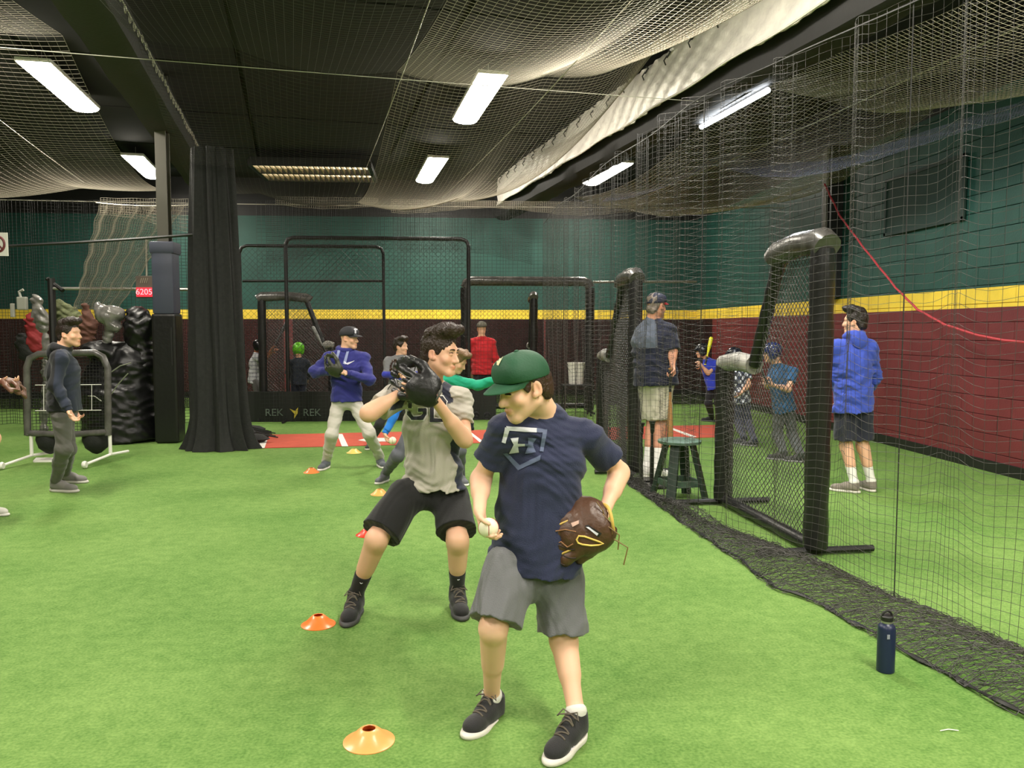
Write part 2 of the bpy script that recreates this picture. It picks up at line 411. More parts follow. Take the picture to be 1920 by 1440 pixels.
# flush panel on right wall
pv = [atx(1668, 332, XR), atx(1815, 300, XR), atx(1815, 408, XR), atx(1668, 440, XR)]
ys = (pv[0].y, pv[1].y); zs = (sum((pv[0].z, pv[1].z))/2, sum((pv[2].z, pv[3].z))/2)
pan = empty('access_panel', (XR-.03, sum(ys)/2, sum(zs)/2), 'dark green square access panel set high in the green block wall', 'panel')
mb = MB(); mb.box((XR-.025, sum(ys)/2, sum(zs)/2), (.02, abs(ys[0]-ys[1]), abs(zs[0]-zs[1])), bev=.004); mb.build('board', mat('panel_green', rgb(36, 62, 56), .7), pan)
mb = MB()
for sy in (-1, 1): mb.box((XR-.035, sum(ys)/2+sy*abs(ys[0]-ys[1])/2, sum(zs)/2), (.03, .04, abs(zs[0]-zs[1])+.04))
for sz in (-1, 1): mb.box((XR-.035, sum(ys)/2, sum(zs)/2+sz*abs(zs[0]-zs[1])/2), (.03, abs(ys[0]-ys[1])+.04, .04))
mb.build('frame', mat('panel_frame', rgb(34, 56, 52), .6), pan)

# ------------------------------------------------------------------ floor markings
M_clay = mat('red_turf', rgb(186, 78, 58), .9, bump=.5, bscale=180, var=.08, vscale=6)
def slab(name, px, z0, th, m, parent=None, label=None, cat=None, group=None):
    pts = [atz(x, y, z0) for x, y in px]; mb = MB(); n = len(pts)
    vs = [(p.x, p.y, z0) for p in pts]+[(p.x, p.y, z0+th) for p in pts]
    mb.add(vs, [tuple(range(n))[::-1], tuple(range(n, 2*n))]+[(i, (i+1) % n, n+(i+1) % n, n+i) for i in range(n)])
    return tag(mb.build(name, m, parent), label, cat, group)
slab('red_turf_strip', [(440, 842), (1352, 820), (1352, 797), (440, 817)], .001, .006, M_clay, None, 'long strip of red turf laid across the green floor before the back nets', 'turf strip')
slab('line_marking', [(483, 840), (496, 840), (502, 823), (491, 823)], .0075, .003, M_white, None, 'short white line on red turf beside the black curtain', 'line marking')
slab('line_marking', [(632, 814), (642, 814), (653, 837), (641, 837)], .0075, .003, M_white, None, 'white line on red turf between the legs of the boy in white baseball pants', 'line marking')
slab('line_marking', [(874, 808), (880, 808), (906, 828), (899, 829)], .0075, .003, M_white, None, 'thin white diagonal line on red turf left of the green-capped boy', 'line marking')
slab('line_marking', [(1255, 804), (1262, 803), (1306, 819), (1297, 820)], .0075, .003, M_white, None, 'thin white diagonal line on red turf above the green stool', 'line marking')
slab('home_plate', [(672, 826), (690, 822), (728, 822), (728, 828), (690, 829)], .0075, .008, M_white, None, 'white home plate lying on the red turf strip', 'home plate')
slab('pitching_rubber', [(62, 867), (138, 866), (140, 861), (68, 861)], .001, .02, M_white, None, 'white pitching rubber on green turf behind the left hand boy', 'pitching rubber')
for px, py, w in ((1440, 1372, 0),):
    mb = MB(); a = G(1763, 1372); mb.tube([a+Vector((0, 0, .004)), a+Vector((.035, .005, .006)), a+Vector((.07, -.004, .004))], .002, 5); tag(mb.build('thread_scrap', M_white), 'pale scrap of thread lying on turf below the water bottle', 'scrap')
for i, (px, py) in enumerate(((1129, 1148), (1159, 1146), (1018, 1218))):
    pass

# ------------------------------------------------------------------ ceiling lights
M_diff = mat('lamp_diffuser', (1, .93, .80), .5, emit=36)
M_diffw = mat('bare_tube_glow', (.9, .95, 1), .5, emit=16)
labs = ['long glowing ceiling lamp at far left beyond the black rolled duct', 'smaller glowing ceiling lamp directly above the padded column', 'large glowing ceiling lamp hanging over the middle of the cage', 'small glowing ceiling lamp in the centre near the back net', 'glowing ceiling lamp right of and under the silver draped beam']
def fixture(a, b, w, label, group='wraparound ceiling lamps', seen=True):
    m = (a+b)/2; d = b-a; R = Matrix.Rotation(math.atan2(-d.x, d.y), 3, 'Z'); Lh = d.length
    t = empty('ceiling_lamp', m+Vector((0, 0, .1)), label, 'lamp', group)
    mb = MB(); mb.box(m+Vector((0, 0, .06)), (w+.03, Lh+.04, .05), R, bev=.01); mb.build('housing', M_white, t)
    mb = MB(); prof = []
    n = 12; vs = []; fs = []
    for e in (-1, 1):
        for k in range(n+1):
            an = math.pi*k/n; vs.append(m+R@Vector((-math.cos(an)*w/2, e*Lh/2, .035-math.sin(an)*.06)))
    for k in range(n): fs.append((k, k+1, n+2+k, n+1+k))
    fs.append(tuple(range(n, -1, -1))); fs.append(tuple(range(n+1, 2*n+2))); mb.add(vs, fs); mb.build('diffuser', M_diff, t, smooth=True)
    for e in (-1, 1):
        mb = MB(); q = m+R@Vector((0, e*Lh*.35, .08)); mb.tube([q, Vector((q.x, q.y, ZC-.03))], .006, 5); mb.build('hanger', M_steel, t)
for (a, b), lb in zip(LAMPS, labs): fixture(a, b, .36, lb)
for i, (a, b) in enumerate(extra): fixture(a, b, .3, 'wraparound ceiling lamp of the same rows behind the camera', 'lamps behind the camera')
a, b = tube_lamp; t = empty('strip_lamp', (a+b)/2+Vector((0, 0, .08)), 'thin bluish white strip lamp tucked against the black beam', 'lamp')
mb = MB(); mb.tube([a, b], .028, 12); mb.build('tube', M_diffw, t, smooth=True)
d = b-a; mb = MB(); mb.box((a+b)/2+Vector((0, 0, .08)), (.09, d.length+.05, .06), Matrix.Rotation(math.atan2(-d.x, d.y), 3, 'Z'), bev=.008); mb.build('housing', M_black, t)
for q in (a, b): mb = MB(); mb.tube([q+Vector((0, 0, .07)), Vector((q.x, q.y, ZC))], .005, 5); mb.build('hanger', M_steel, t)
# louvre fixture; emission added so its reflectors show warm and bright
p0 = atz(484, 320, LZ); p1 = atz(700, 324, LZ); mid = (p0+p1)/2; dd = (p1-p0); R = Matrix.Rotation(math.atan2(dd.y, dd.x), 3, 'Z'); Lh = dd.length
t = empty('louvre_lamp', mid, 'black ceiling lamp with glowing reflectors above two rows of warm metal louvres', 'lamp')
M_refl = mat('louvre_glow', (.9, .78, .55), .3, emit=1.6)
M_louv = mat('louvre_metal', rgb(205, 190, 160), .3, .5)
HW = 1.6
mb = MB()
for s_ in (-1, 0, 1): mb.box(mid+R@Vector((0, s_*HW/2, 0)), (Lh, .05, .11), R)
for s_ in (-1, 1): mb.box(mid+R@Vector((s_*Lh/2, 0, 0)), (.05, HW, .11), R)
mb.box(mid+Vector((0, 0, .08)), (Lh, HW, .04), R); mb.build('housing', M_black, t)
for row in (-1, 1):
    for k in range(22):
        mb = MB(); mb.box(mid+R@Vector((-Lh/2+(k+.5)*Lh/22, row*HW/4, -.005)), (.02, HW/2-.06, .09), R); mb.build('louvre', M_louv, t)
    mb = MB(); mb.box(mid+R@Vector((0, row*HW/4, .055)), (Lh-.1, HW/2-.06, .006), R); mb.build('glowing_reflector', M_refl, t)
for s_ in (-1, 1): mb = MB(); q = mid+R@Vector((s_*Lh*.4, 0, .1)); mb.tube([q, Vector((q.x, q.y, ZC))], .006, 5); mb.build('hanger', M_steel, t)

# ------------------------------------------------------------------ beams
def fr(u, v, z): p = UD*u+VD*v; return Vector((p.x, p.y, z))
def skewbeam(name, u0, u1, z0, z1, v0, v1, m, label, cat, lump=.02, seg=60, par=None):
    n = 16; vs = []; fs = []; r = random.Random(3)
    for i in range(seg+1):
        v = v0+(v1-v0)*i/seg
        for k in range(n):
            a_ = 2*math.pi*k/n; ca, sa = math.cos(a_), math.sin(a_)
            q = (abs(ca)**4+abs(sa)**4)**(-.25); uu = (u0+u1)/2+q*ca*(u1-u0)/2; zz = (z0+z1)/2+q*sa*(z1-z0)/2
            w = lump*(math.sin(v*3.1+k)+.6*math.sin(v*7.3+2.1*k)); vs.append(fr(uu+w*ca, v, zz+w*sa))
    for i in range(seg):
        for k in range(n): fs.append((i*n+k, i*n+(k+1) % n, (i+1)*n+(k+1) % n, (i+1)*n+k))
    fs.append(tuple(range(n))[::-1]); fs.append(tuple(seg*n+k for k in range(n)))
    mb = MB(); mb.add(vs, fs); return tag(mb.build(name, m, par, smooth=True), label, cat)
M_roll = mat('charcoal_cloth', rgb(50, 50, 49), .75, bump=.3, bscale=20)
dz0 = 4.12
t = empty('rolled_curtain', fr(-1.62, 9, dz0), 'long charcoal curtain rolled up under the roof left of centre, with tie rings', 'curtain')
skewbeam('roll', -1.87, -1.38, dz0, 4.5, 1.5, 16.9, M_roll, None, None, .006, par=t)
for i in range(62):
    v = 4.4+i*.2; c = fr(-1.34, v, dz0+.12+.02*math.sin(i)); rr = .022; mb = MB()
    mb.tube([c+Vector((0, math.cos(q)*rr, math.sin(q)*rr*1.6)) for q in [k*math.pi/4 for k in range(8)]], .005, 4, closed=True)
    mb.build('tie_ring', M_wire, t)
mb = MB(); mb.tube([fr(-1.35, 1.5+i*.5, dz0+.16) for i in range(31)], .006, 5); mb.build('cord', M_wire, t)
for v in (5, 9, 13, 16.5): mb = MB(); mb.tube([fr(-1.62, v, 4.45), fr(-1.62, v, ZC)], .02, 6); mb.build('hanger', M_black, t)
bu0, bu1, bz0, bz1 = 4.28, 4.74, 3.93, 4.62
t = empty('roof_beam', fr(4.5, 9, bz0), 'massive black wrapped roof beam running overhead to the right', 'beam')
skewbeam('wrap', bu0, bu1, bz0, bz1, .5, 17.3, mat('beam_wrap', rgb(32, 31, 31), .7, bump=.3, bscale=12), None, None, .015, par=t)
for v in (4, 9, 14): mb = MB(); mb.box(fr(4.5, v, 4.72), (.12, .12, .4)); mb.build('hanger', M_black, t)
# crinkled silver sheeting over its left face
NU, NV = 18, 420; vs = []; fs = []
for i in range(NV+1):
    v = .8+(16.6-.8)*i/NV
    for k in range(NU+1):
        s_ = k/NU
        if s_ < .25: uu = bu0+.18-(s_/.25)*.25; zz = bz1+.10
        else: uu = bu0-.07; zz = bz1+.10-(s_-.25)/.75*(bz1+.10-4.15)
        w = .010*math.sin(v*1.7+k*.4)+.006*math.sin(v*13.7-k*1.1+3*math.sin(v*1.3))+.005*math.sin(v*29+k*1.9+3*math.sin(v*2))+.004*math.sin(v*17+k*2.7)
        if k == NU: zz += .012*math.sin(v*3.7)
        vs.append(fr(uu-w-.03, v, zz+.4*w))
for i in range(NV):
    for k in range(NU): a_ = i*(NU+1)+k; fs.append((a_, a_+1, a_+NU+2, a_+NU+1))
v0 = len(vs); vs += [Vector(p)+UD*.006 for p in vs]; fs += [tuple(reversed([x+v0 for x in f])) for f in fs[:]]
t = empty('silver_sheet', fr(bu0-.1, 9, bz0), 'crinkled silver sheeting draped along the left face of the roof beam', 'sheeting')
mb = MB(); mb.add(vs, fs); mb.build('sheet', M_silver, t, smooth=True)
mb = MB(); pts = [fr(bu0-.12, v, 4.15+.012*math.sin(v*3.7)) for v in np.linspace(.8, 16.6, 90)]; mb.tube(pts, .012, 6); mb.build('hem', M_silver, t)
mb = MB()
for v in np.linspace(1.5, 16.3, 26):
    mb = MB(); c = fr(bu0-.11, v, bz1+.03); mb.tube([c, c+Vector((-.03, .02, -.05)), c+Vector((.0, .05, -.09))], .008, 5)
    mb.tube([c, c+Vector((0, 0, -.02)), c+Vector((.02, -.07, .02)), c+Vector((-.02, -.14, .01))], .01, 5); mb.build('tie', M_rope, t)

# ------------------------------------------------------------------ cables and ceiling nets
def sagline(p, q, s, n=24): return [p.lerp(q, i/n)+Vector((0, 0, -4*s*(i/n)*(1-i/n))) for i in range(n+1)]
def cable(p, q, s, r, label, m=None): mb = MB(); mb.tube(sagline(p, q, s), r, 5); tag(mb.build('support_cable', m or M_wire), label, 'cable')
for u, lb in ((-3.05, 'thin pale support cable running back beyond the left lamp'), (1.0, 'thin support cable running back left of the large centre lamp'), (2.45, 'bright support cable between the large centre lamp and silver sheeting'), (5.7, 'bright support cable running back at the right, beyond the black beam')):
    cable(fr(u, 1.5, 4.22), fr(u, 13.6, 3.75), .12, .0045, lb)
cable(fr(-8.5, 7.9, 3.95), fr(4.2, 7.9, 3.95), .03, .004, 'thin support cable stretched crosswise under the ceiling in front of the lamps')
cable(Vector((-9.5, 13.32, 3.58)), Vector((5.7, 13.32, 3.58)), .05, .007, 'white cable along the top of the far end nets')
def ceil_net(u0, u1, v0, v1, cell, zf, name, label, m=M_net2, r=.0014):
    nu = int((u1-u0)/cell)+1; nv = int((v1-v0)/cell)+1
    u, v = np.meshgrid(np.linspace(u0, u1, nu), np.linspace(v0, v1, nv), indexing='ij')
    z = zf(u, v); P = np.stack([UD.x*u+VD.x*v, UD.y*u+VD.y*v, z], -1); ok = (P[:, :, 0] < XR-.05) & (P[:, :, 0] > XL+.1)
    return tag(net_obj(name, P, r, m, None, ok), label, 'net')
def base(v): return np.where(v < 7.9, 4.0-.35*np.sin(np.pi*np.clip((v-1.5)/6.4, 0, 1)), np.where(v < 13.4, 4.0-(v-7.9)/5.5*.42-.34*np.sin(np.pi*np.clip((v-7.9)/5.5, 0, 1)), 3.58))
def zmid(u, v):
    t_ = (u-1.3)/2.9; return base(v)+np.where(u > 1.3, .6*np.abs(t_)**5, 0)+.42*np.abs(t_)**2.2*np.where(u > 1.3, 1.3, .6)-.1*np.abs(np.sin(np.pi*(u-1.0)/1.5))
def zleft(u, v): return base(v)+.25*((u+5.2)/3.4)**2-.12*np.abs(np.sin(np.pi*(u+3.05)/2.7))-.05
def zright(u, v): return base(v)+.05+.28*((u-6.4)/1.7)**2-.06*np.abs(np.sin(np.pi*(u-5.7)/1.6))
ceil_net(-1.3, .98, 1.8, 13.4, .062, zmid, 'ceiling_net', 'dim ceiling net right of the rolled charcoal curtain, below the dark deck panels', mat('dim_twine', rgb(62, 60, 54), .6))  # dimness of this half of the middle net is put into darker twine
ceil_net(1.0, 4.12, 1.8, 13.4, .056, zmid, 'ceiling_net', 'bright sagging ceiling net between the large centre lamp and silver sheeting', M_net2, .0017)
ceil_net(-9.0, -1.9, 1.8, 13.4, .07, zleft, 'ceiling_net', 'sagging ceiling net left of the rolled charcoal curtain', M_net2, .0017)
ceil_net(4.78, 8.3, 1.8, 13.4, .052, zright, 'ceiling_net', 'sagging ceiling net right of the black roof beam, reaching the green wall', mat('lamplit_twine', rgb(190, 180, 160), .6), .0019)  # lamp-lit brightness of this bay is put into the paler twine colour

# ------------------------------------------------------------------ end nets (far)
def vnet(x0, x1, Y, z0, z1, cell, r, amp, m, name, label, zhem=None, fold=2.4, tilt=0, par=None):
    nx = int((x1-x0)/cell)+1; nz = int((z1-z0)/cell)+1
    x, s = np.meshgrid(np.linspace(x0, x1, nx), np.linspace(0, 1, nz), indexing='ij')
    zb = z0 if zhem is None else zhem(x); z = zb+(z1-zb)*s
    y = Y+amp*np.sin(fold*2*np.pi*x+.7*np.sin(x*3))*(1-.6*s)+tilt*s; xx = x+.4*amp*np.cos(fold*2*np.pi*x)
    return tag(net_obj(name, np.stack([xx, y, z], -1), r, m, par), label, 'net' if label else None)
vnet(-3.05, 1.75, 13.3, .02, 3.56, .06, .0022, .05, M_dknet, 'end_net', 'dark end net hanging across the back of the middle cage')
vnet(1.75, 5.7, 13.3, .02, 3.56, .06, .0022, .06, M_dknet, 'end_net', 'dark end net hanging across the back of the right cage')
vnet(-9.4, -3.5, 13.3, .02, 3.56, .05, .0038, .07, M_dknet, 'end_net', 'dark end net hanging at the far left beyond the column')
vnet(-2.9, 1.4, 13.2, 2.7, 3.58, .03, .0022, .03, M_dknet, 'net_valance', 'doubled strip of net drooping along the top of the middle cage', lambda x: 2.62+.2*np.sin((x+2.9)/4.3*np.pi)+.03*np.sin(x*3))
vnet(-.9, 3.2, 13.12, 3.4, 3.6, .028, .003, .03, M_net2, 'net_bunch', 'pale bunched net gathered along the top cable at the back', lambda x: 3.44+.05*np.sin(x*2.2))
vnet(-2.7, -1.1, 13.1, 3.5, 3.62, .03, .003, .03, M_net2, 'net_bunch', 'short pale bunched net beside the far end of the rolled curtain', lambda x: 3.5-.06*np.sin((x+2.7)/1.6*np.pi))
# tan net hanging in the far left bay
vs = np.zeros((50, 80, 3))
for i in range(50):
    for j in range(80):
        s_ = j/79; a = at(185+(i/49)*(345-185), 385, 11.6); b = at(135+(i/49)*(225-135), 580, 11.9)
        p = a.lerp(b, s_); vs[i, j] = (p.x+.012*math.sin(j*.4), p.y+.05*math.sin(i*.7+s_*2), p.z)
tag(net_obj('hanging_net', vs, .0026, M_net2), 'tan net hanging slantwise in the far left bay beside the column', 'net')
vnet(at(190, 400, 11.4).x, at(362, 400, 11.4).x, 11.4, 3.0, 3.3, .035, .003, .05, M_net2, 'net_bunch', 'pale bunched net around the top of the grey column', lambda x: 2.95+.12*np.sin(x*2.4))
cable(at(180, 380, 11.5), at(365, 384, 11.5), .03, .008, 'pale cable across the top of the tan hanging net')
cable(at(0, 462, 10.3), at(365, 440, 10.3), .01, .018, 'black pipe running from the left edge to the column top', M_black)

# ------------------------------------------------------------------ side net of the middle cage
HY = [13.3, 11, 9.3, 7.9, 6.7, 6.2, 5.4, 4.5, 3.67, 2.4, 1.2]; HX = [1.58, 1.62, 1.68, 1.78, 1.86, 1.92, 2.22, 2.42, 2.62, 2.85, 3.0]
hx = lambda y: np.interp(y, HY[::-1], HX[::-1])
def topx(y): return (4.78-y*math.sin(RA))/math.cos(RA)
t = empty('side_net', (float(hx(7)), 7, 0), 'large dark divider net with wavy folds hanging from the roof beam', 'net')
cell = .052; ys = np.arange(1.2, 13.3, cell*.8); zs = np.arange(.02, 3.3, cell)
yy, zz = np.meshgrid(ys, zs, indexing='ij'); s_ = zz/4.0
xx = hx(yy)+0*zz
A = .05+.10*np.exp(-((yy-5.9)/1.3)**2)+.05*np.exp(-((yy-8.6)/1.2)**2)
ph = 2*np.pi*(yy*1.75+.25*np.sin(yy*2.1))
xx = xx+A*np.sin(ph)*np.clip(.25+s_*2, 0, 1); yy2 = yy+.09*np.cos(ph*1.0+.8)*np.clip(.2+s_*2, 0, 1)*np.clip(A*9, 0, 1)
zz2 = zz+(.024*np.sin(ph+1.2)+.010*np.sin(yy*27))*np.clip(s_*6, 0, 1)
net_obj('mesh', np.stack([xx, yy2, np.maximum(zz2, .01)], -1), .00125, M_net, t)
mb = MB(); mb.tube([(float(hx(y)), y, 3.29-.03*math.sin(y*2)) for y in np.linspace(1.2, 13.25, 60)], .006, 5); mb.build('top_cable', M_rope, t)
for y0 in (2.5, 4.6, 7.2, 9.6, 12): mb = MB(); mb.tube([(float(hx(y0)), y0, 3.28), (float(topx(y0))-.2, y0, 3.96)], .003, 4); mb.build('tie_line', M_rope, t)
for y0 in (4.22, 6.1, 8.5):
    mb = MB(); mb.tube([(float(hx(y0))+.004, y0, 3.27*q+.02) for q in np.linspace(0, 1, 12)], .0035, 5); mb.build('seam_cord', M_rope, t)
# crumpled hem lying on the turf
hem = [(1112, 862), (1150, 885), (1174, 905), (1235, 948), (1285, 985), (1340, 1022), (1400, 1062), (1455, 1108), (1500, 1120), (1560, 1148), (1640, 1195), (1720, 1238), (1810, 1288), (1920, 1348), (2060, 1430), (2300, 1570)]
hp = [G(*p) for p in hem]; hyv = np.array([p.y for p in hp]); hxv = np.array([p.x for p in hp])
ex = lambda y: np.interp(y, hyv[::-1], hxv[::-1])
t = empty('net_skirt', (float(ex(4.5)), 4.5, 0), 'crumpled black net skirt piled along the turf under the divider net', 'net')
for layer in range(3):
    n_ = 320; m_ = 11; yv = np.linspace(2.1, 9.4, n_); P = np.zeros((n_, m_, 3))
    for i, y in enumerate(yv):
        x0 = float(ex(y)); x1 = float(hx(y))+.05
        if x1-x0 < .09: x1 = x0+.09
        for j in range(m_):
            q = j/(m_-1)
            P[i, j] = (x0+(x1-x0)*q+rng.normal(0, .012)+.02*math.sin(y*9+layer*2), y+rng.normal(0, .014)+.02*math.sin(q*8+layer), .006+abs(rng.normal(0, .012))+(.05+.03*layer)*math.sin(math.pi*min(1, q*1.05))*(.6+.4*math.sin(y*4+layer)))
    tag(net_obj('crumpled_mesh', P, .0017, M_net, t), kind='stuff')
mb = MB(); mb.tube([(float(ex(y))+.01*math.sin(y*14), y, .015+.006*math.sin(y*9)) for y in np.linspace(2.0, 9.4, 160)], [.009+.004*math.sin(i*1.3) for i in range(160)], 6); mb.build('hem_rope', mat('wet_black_rope', rgb(40, 40, 40), .25), t, smooth=True)

# ------------------------------------------------------------------ black gathered drape and column
def drape(name, cx, cy, w, dth, z1, label, foot, seed=1):
    r = random.Random(seed); n = 96; mz = 40; vs = []; fs = []
    for j in range(mz+1):
        s_ = j/mz; z = z1*s_; fl = foot*math.exp(-s_*14)
        for k in range(n):
            a_ = 2*math.pi*k/n; w_ = 1+.16*math.sin(a_*9+2*math.sin(s_*2)+.5)+.09*math.sin(a_*17+s_*3)
            rx = (w/2*(1-.25*s_**2)+fl*(1+.4*math.sin(a_*5)))*w_; ry = (dth/2+fl*.5)*w_
            vs.append((cx+rx*math.cos(a_), cy+ry*math.sin(a_), max(z, .005)+(0 if j else 0)))
    for j in range(mz):
        for k in range(n): fs.append((j*n+k, j*n+(k+1) % n, (j+1)*n+(k+1) % n, (j+1)*n+k))
    fs.append(tuple(range(n))[::-1]); fs.append(tuple(mz*n+k for k in range(n)))
    mb = MB(); mb.add(vs, fs); return tag(mb.build(name, M_drape, None, smooth=True), label, 'curtain')
q = at(400, 600, 10.25)
drape('gathered_net', q.x, 10.35, .58, .34, 3.75, 'tall bundle of black netting gathered like a curtain beside the column', .12)
# floppy foot of the bundle
mb = MB()
for k, (x0, x1, y, h_) in enumerate(((385, 508, 828, .14), (380, 500, 806, .1), (390, 480, 818, .2))):
    a = G(x0, y+6); b = G(x1, y); mb.lathe([(.01, 0), (.16, .02), (.2, h_*.4), (.16, h_*.8), (.05, h_)], (a+b)/2, 20, None, (b-a).length/.4, .8)
for k in range(24):
    a = G(470+random.uniform(-10, 20), 815+random.uniform(-8, 12)); mb.tube([a+Vector((-.2, 0, .12)), a+Vector((0, 0, .06)), a+Vector((.16+random.uniform(0, .1), random.uniform(-.05, .05), .02))], .008, 4)
tag(mb.build('net_heap', M_drape, None, smooth=True), 'black netting heap spilling onto the red turf from the bundle', 'net')
cq = G(312, 832); t = empty('padded_column', (cq.x, cq.y+.15, 0), 'steel roof column with bluish pad above a black pad', 'column')
mb = MB(); cx, cy = cq.x, cq.y+.17
for s_ in (-1, 1): mb.box((cx, cy+s_*.07, ZC/2), (.14, .015, ZC))
mb.box((cx, cy, ZC/2), (.012, .14, ZC)); mb.build('steel_post', mat('post_grey', rgb(96, 93, 84), .55), t)
mb = MB(); mb.box((cx, cy, .87), (.31, .31, 1.72), bev=.03); mb.build('lower_pad', M_pad, t)
v_ = MB(); v_.box((cx, cy, 2.2), (.28, .29, .95), bev=.035); v_.box((cx, cy, 2.6), (.32, .31, .16), bev=.03); o = v_.build('upper_pad', mat('slate_blue_vinyl', rgb(74, 78, 96), .5, bump=.5, bscale=5), t, smooth=True); tag(o, 'slate blue vinyl pad')
mb = MB(); mb.box((cx+.1, cy-.157, 1.3), (.012, .004, .5)); mb.build('zip', M_rope, t)

# bluish net drooping below the right hand ceiling net
bp = [(1130, 380, 12.9), (1210, 366, 12.0), (1290, 332, 11.2), (1335, 306, 10.8), (1385, 322, 10.4), (1450, 334, 9.9), (1540, 328, 9.3), (1640, 300, 8.7), (1760, 262, 8.1), (1920, 214, 7.4), (2050, 180, 7.0)]
bx = np.interp(np.linspace(0, 1, 260), np.linspace(0, 1, len(bp)), [p[0] for p in bp]); by = np.interp(np.linspace(0, 1, 260), np.linspace(0, 1, len(bp)), [p[1] for p in bp]); bY = np.interp(np.linspace(0, 1, 260), np.linspace(0, 1, len(bp)), [p[2] for p in bp])
for a_ in range(3): by = np.convolve(np.pad(by, 8, 'edge'), np.ones(17)/17, 'valid')
P = np.zeros((260, 12, 3))
for i in range(260):
    q = at(bx[i], by[i], bY[i])
    for j in range(12): P[i, j] = (q.x+.045*j*.6, q.y+.03*j, q.z+.022*j+.004*math.sin(i*.3+j))
    P[i, :, 0] = np.minimum(P[i, :, 0], XR-.05)
tag(net_obj('droop_net', P, .0024, mat('blue_grey_twine', rgb(128, 130, 158), .5)), 'bluish grey drooping net edge crossing above the nearest screen at upper right', 'net')
# ================================================================== OBJECTS
def poly_net(origin, ax, poly, cell, r, m, name, par, sag=0, diag=True, normal=None):
    """net cut to a polygon given in (s,z) on a vertical plane through origin along ax"""
    s = [p[0] for p in poly]; z = [p[1] for p in poly]; c = ((min(s)+max(s))/2, (min(z)+max(z))/2); R_ = max(max(s)-min(s), max(z)-min(z))*.75
    n = int(2*R_/cell)+1; a, b = np.meshgrid(np.linspace(-R_, R_, n), np.linspace(-R_, R_, n), indexing='ij')
    if diag: S_ = c[0]+(a-b)*.7071; Z_ = c[1]+(a+b)*.7071
    else: S_ = c[0]+a; Z_ = c[1]+b
    inside = np.zeros(S_.shape, bool); k = len(poly)
    for i in range(k):
        (x0, y0), (x1, y1) = poly[i], poly[(i+1) % k]
        if y1 == y0: continue
        inside ^= ((y0 > Z_) != (y1 > Z_)) & (S_ < (x1-x0)*(Z_-y0)/(y1-y0)+x0)
    nx, ny = -ax[1], ax[0]; dsp = sag*np.sin(S_*7)*np.sin(Z_*4)
    P = np.stack([origin[0]+ax[0]*S_+nx*dsp, origin[1]+ax[1]*S_+ny*dsp, Z_], -1)
    return net_obj(name, P, r, m, par, inside)
def lscreen(near, far, H, lowH, inner0, inner1, label, rp=.08, nr=.003, foot=.42):
    """L-shaped pitching screen on its side bar: tall post at 'near', low post at 'far'"""
    near = Vector(near); far = Vector(far); L_ = (far-near).length; ax = (far-near)/L_; t = empty('pitching_screen', near, label, 'screen', 'padded pitching screens')
    P = lambda s, z: near+ax*s+Vector((0, 0, z))
    def seg(name, pts, r, m=M_pad):
        mb = MB(); n = 14; q = [pts[0].lerp(pts[-1], i/n) if len(pts) == 2 else pts[min(i*(len(pts)-1)//n, len(pts)-1)] for i in range(n+1)]
        if len(pts) > 2: q = pts
        mb.tube(q, [r*(1+.05*math.sin(i*2.1)) for i in range(len(q))], 12); return mb.build(name, m, t, smooth=True)
    seg('padded_post', [P(0, .05), P(0, H-.03)], rp)
    seg('padded_post', [P(L_, .05), P(L_, lowH-.03)], rp)
    tp = seg('top_pad', [P(-.06, H-.02), P(.0, H+.02), P(inner0*.5, H+.035), P(inner0, H), P(inner0+.05, H-.04)], rp*1.12, M_pad2); tag(tp, 'shiny worn black top pad')
    seg('slanted_pad', [P(inner0, H-.06), P(inner1, lowH)], rp*.62)
    tp = seg('low_pad', [P(inner1, lowH), P((inner1+L_)/2, lowH+.02), P(L_+.03, lowH-.01)], rp*.95, M_pad3); tag(tp, 'pale worn low pad')
    seg('bottom_bar', [P(0, .05), P(L_, .05)], rp*.6)
    nx = Vector((-ax.y, ax.x, 0))
    for s in (0, L_): mb = MB(); mb.tube([P(s, .03)-nx*foot, P(s, .03)+nx*foot], .024, 8); mb.build('foot_bar', M_black, t)
    poly_net(near, ax, [(0, .05), (L_, .05), (L_, lowH), (inner1, lowH), (inner0, H), (0, H)], .038, nr, M_net, 'net', t, .02)
    return t
M_pad2 = mat('worn_black_vinyl', rgb(84, 82, 79), .27, bump=.5, bscale=11, var=.35, vscale=9)
M_pad3 = mat('worn_grey_vinyl', rgb(150, 148, 142), .35, bump=.4, bscale=11, var=.3, vscale=9)
n1 = G(1528, 1040); lscreen((n1.x, n1.y, 0), (2.38, 6.72, 0), 2.08, 1.24, .62, 1.0, 'nearest tall padded L-shaped pitching screen with silver-worn top, beside the green stool')
lscreen((1.95, 8.25, 0), (1.9, 9.75, 0), 2.06, 1.2, .55, 1.15, 'second padded pitching screen, standing just left of the coach', .075, .0055)
lscreen((1.52, 14.2, 0), (1.6, 15.7, 0), 2.1, 1.2, .6, 1.2, 'farthest small padded pitching screen behind the green-capped boy', .07)

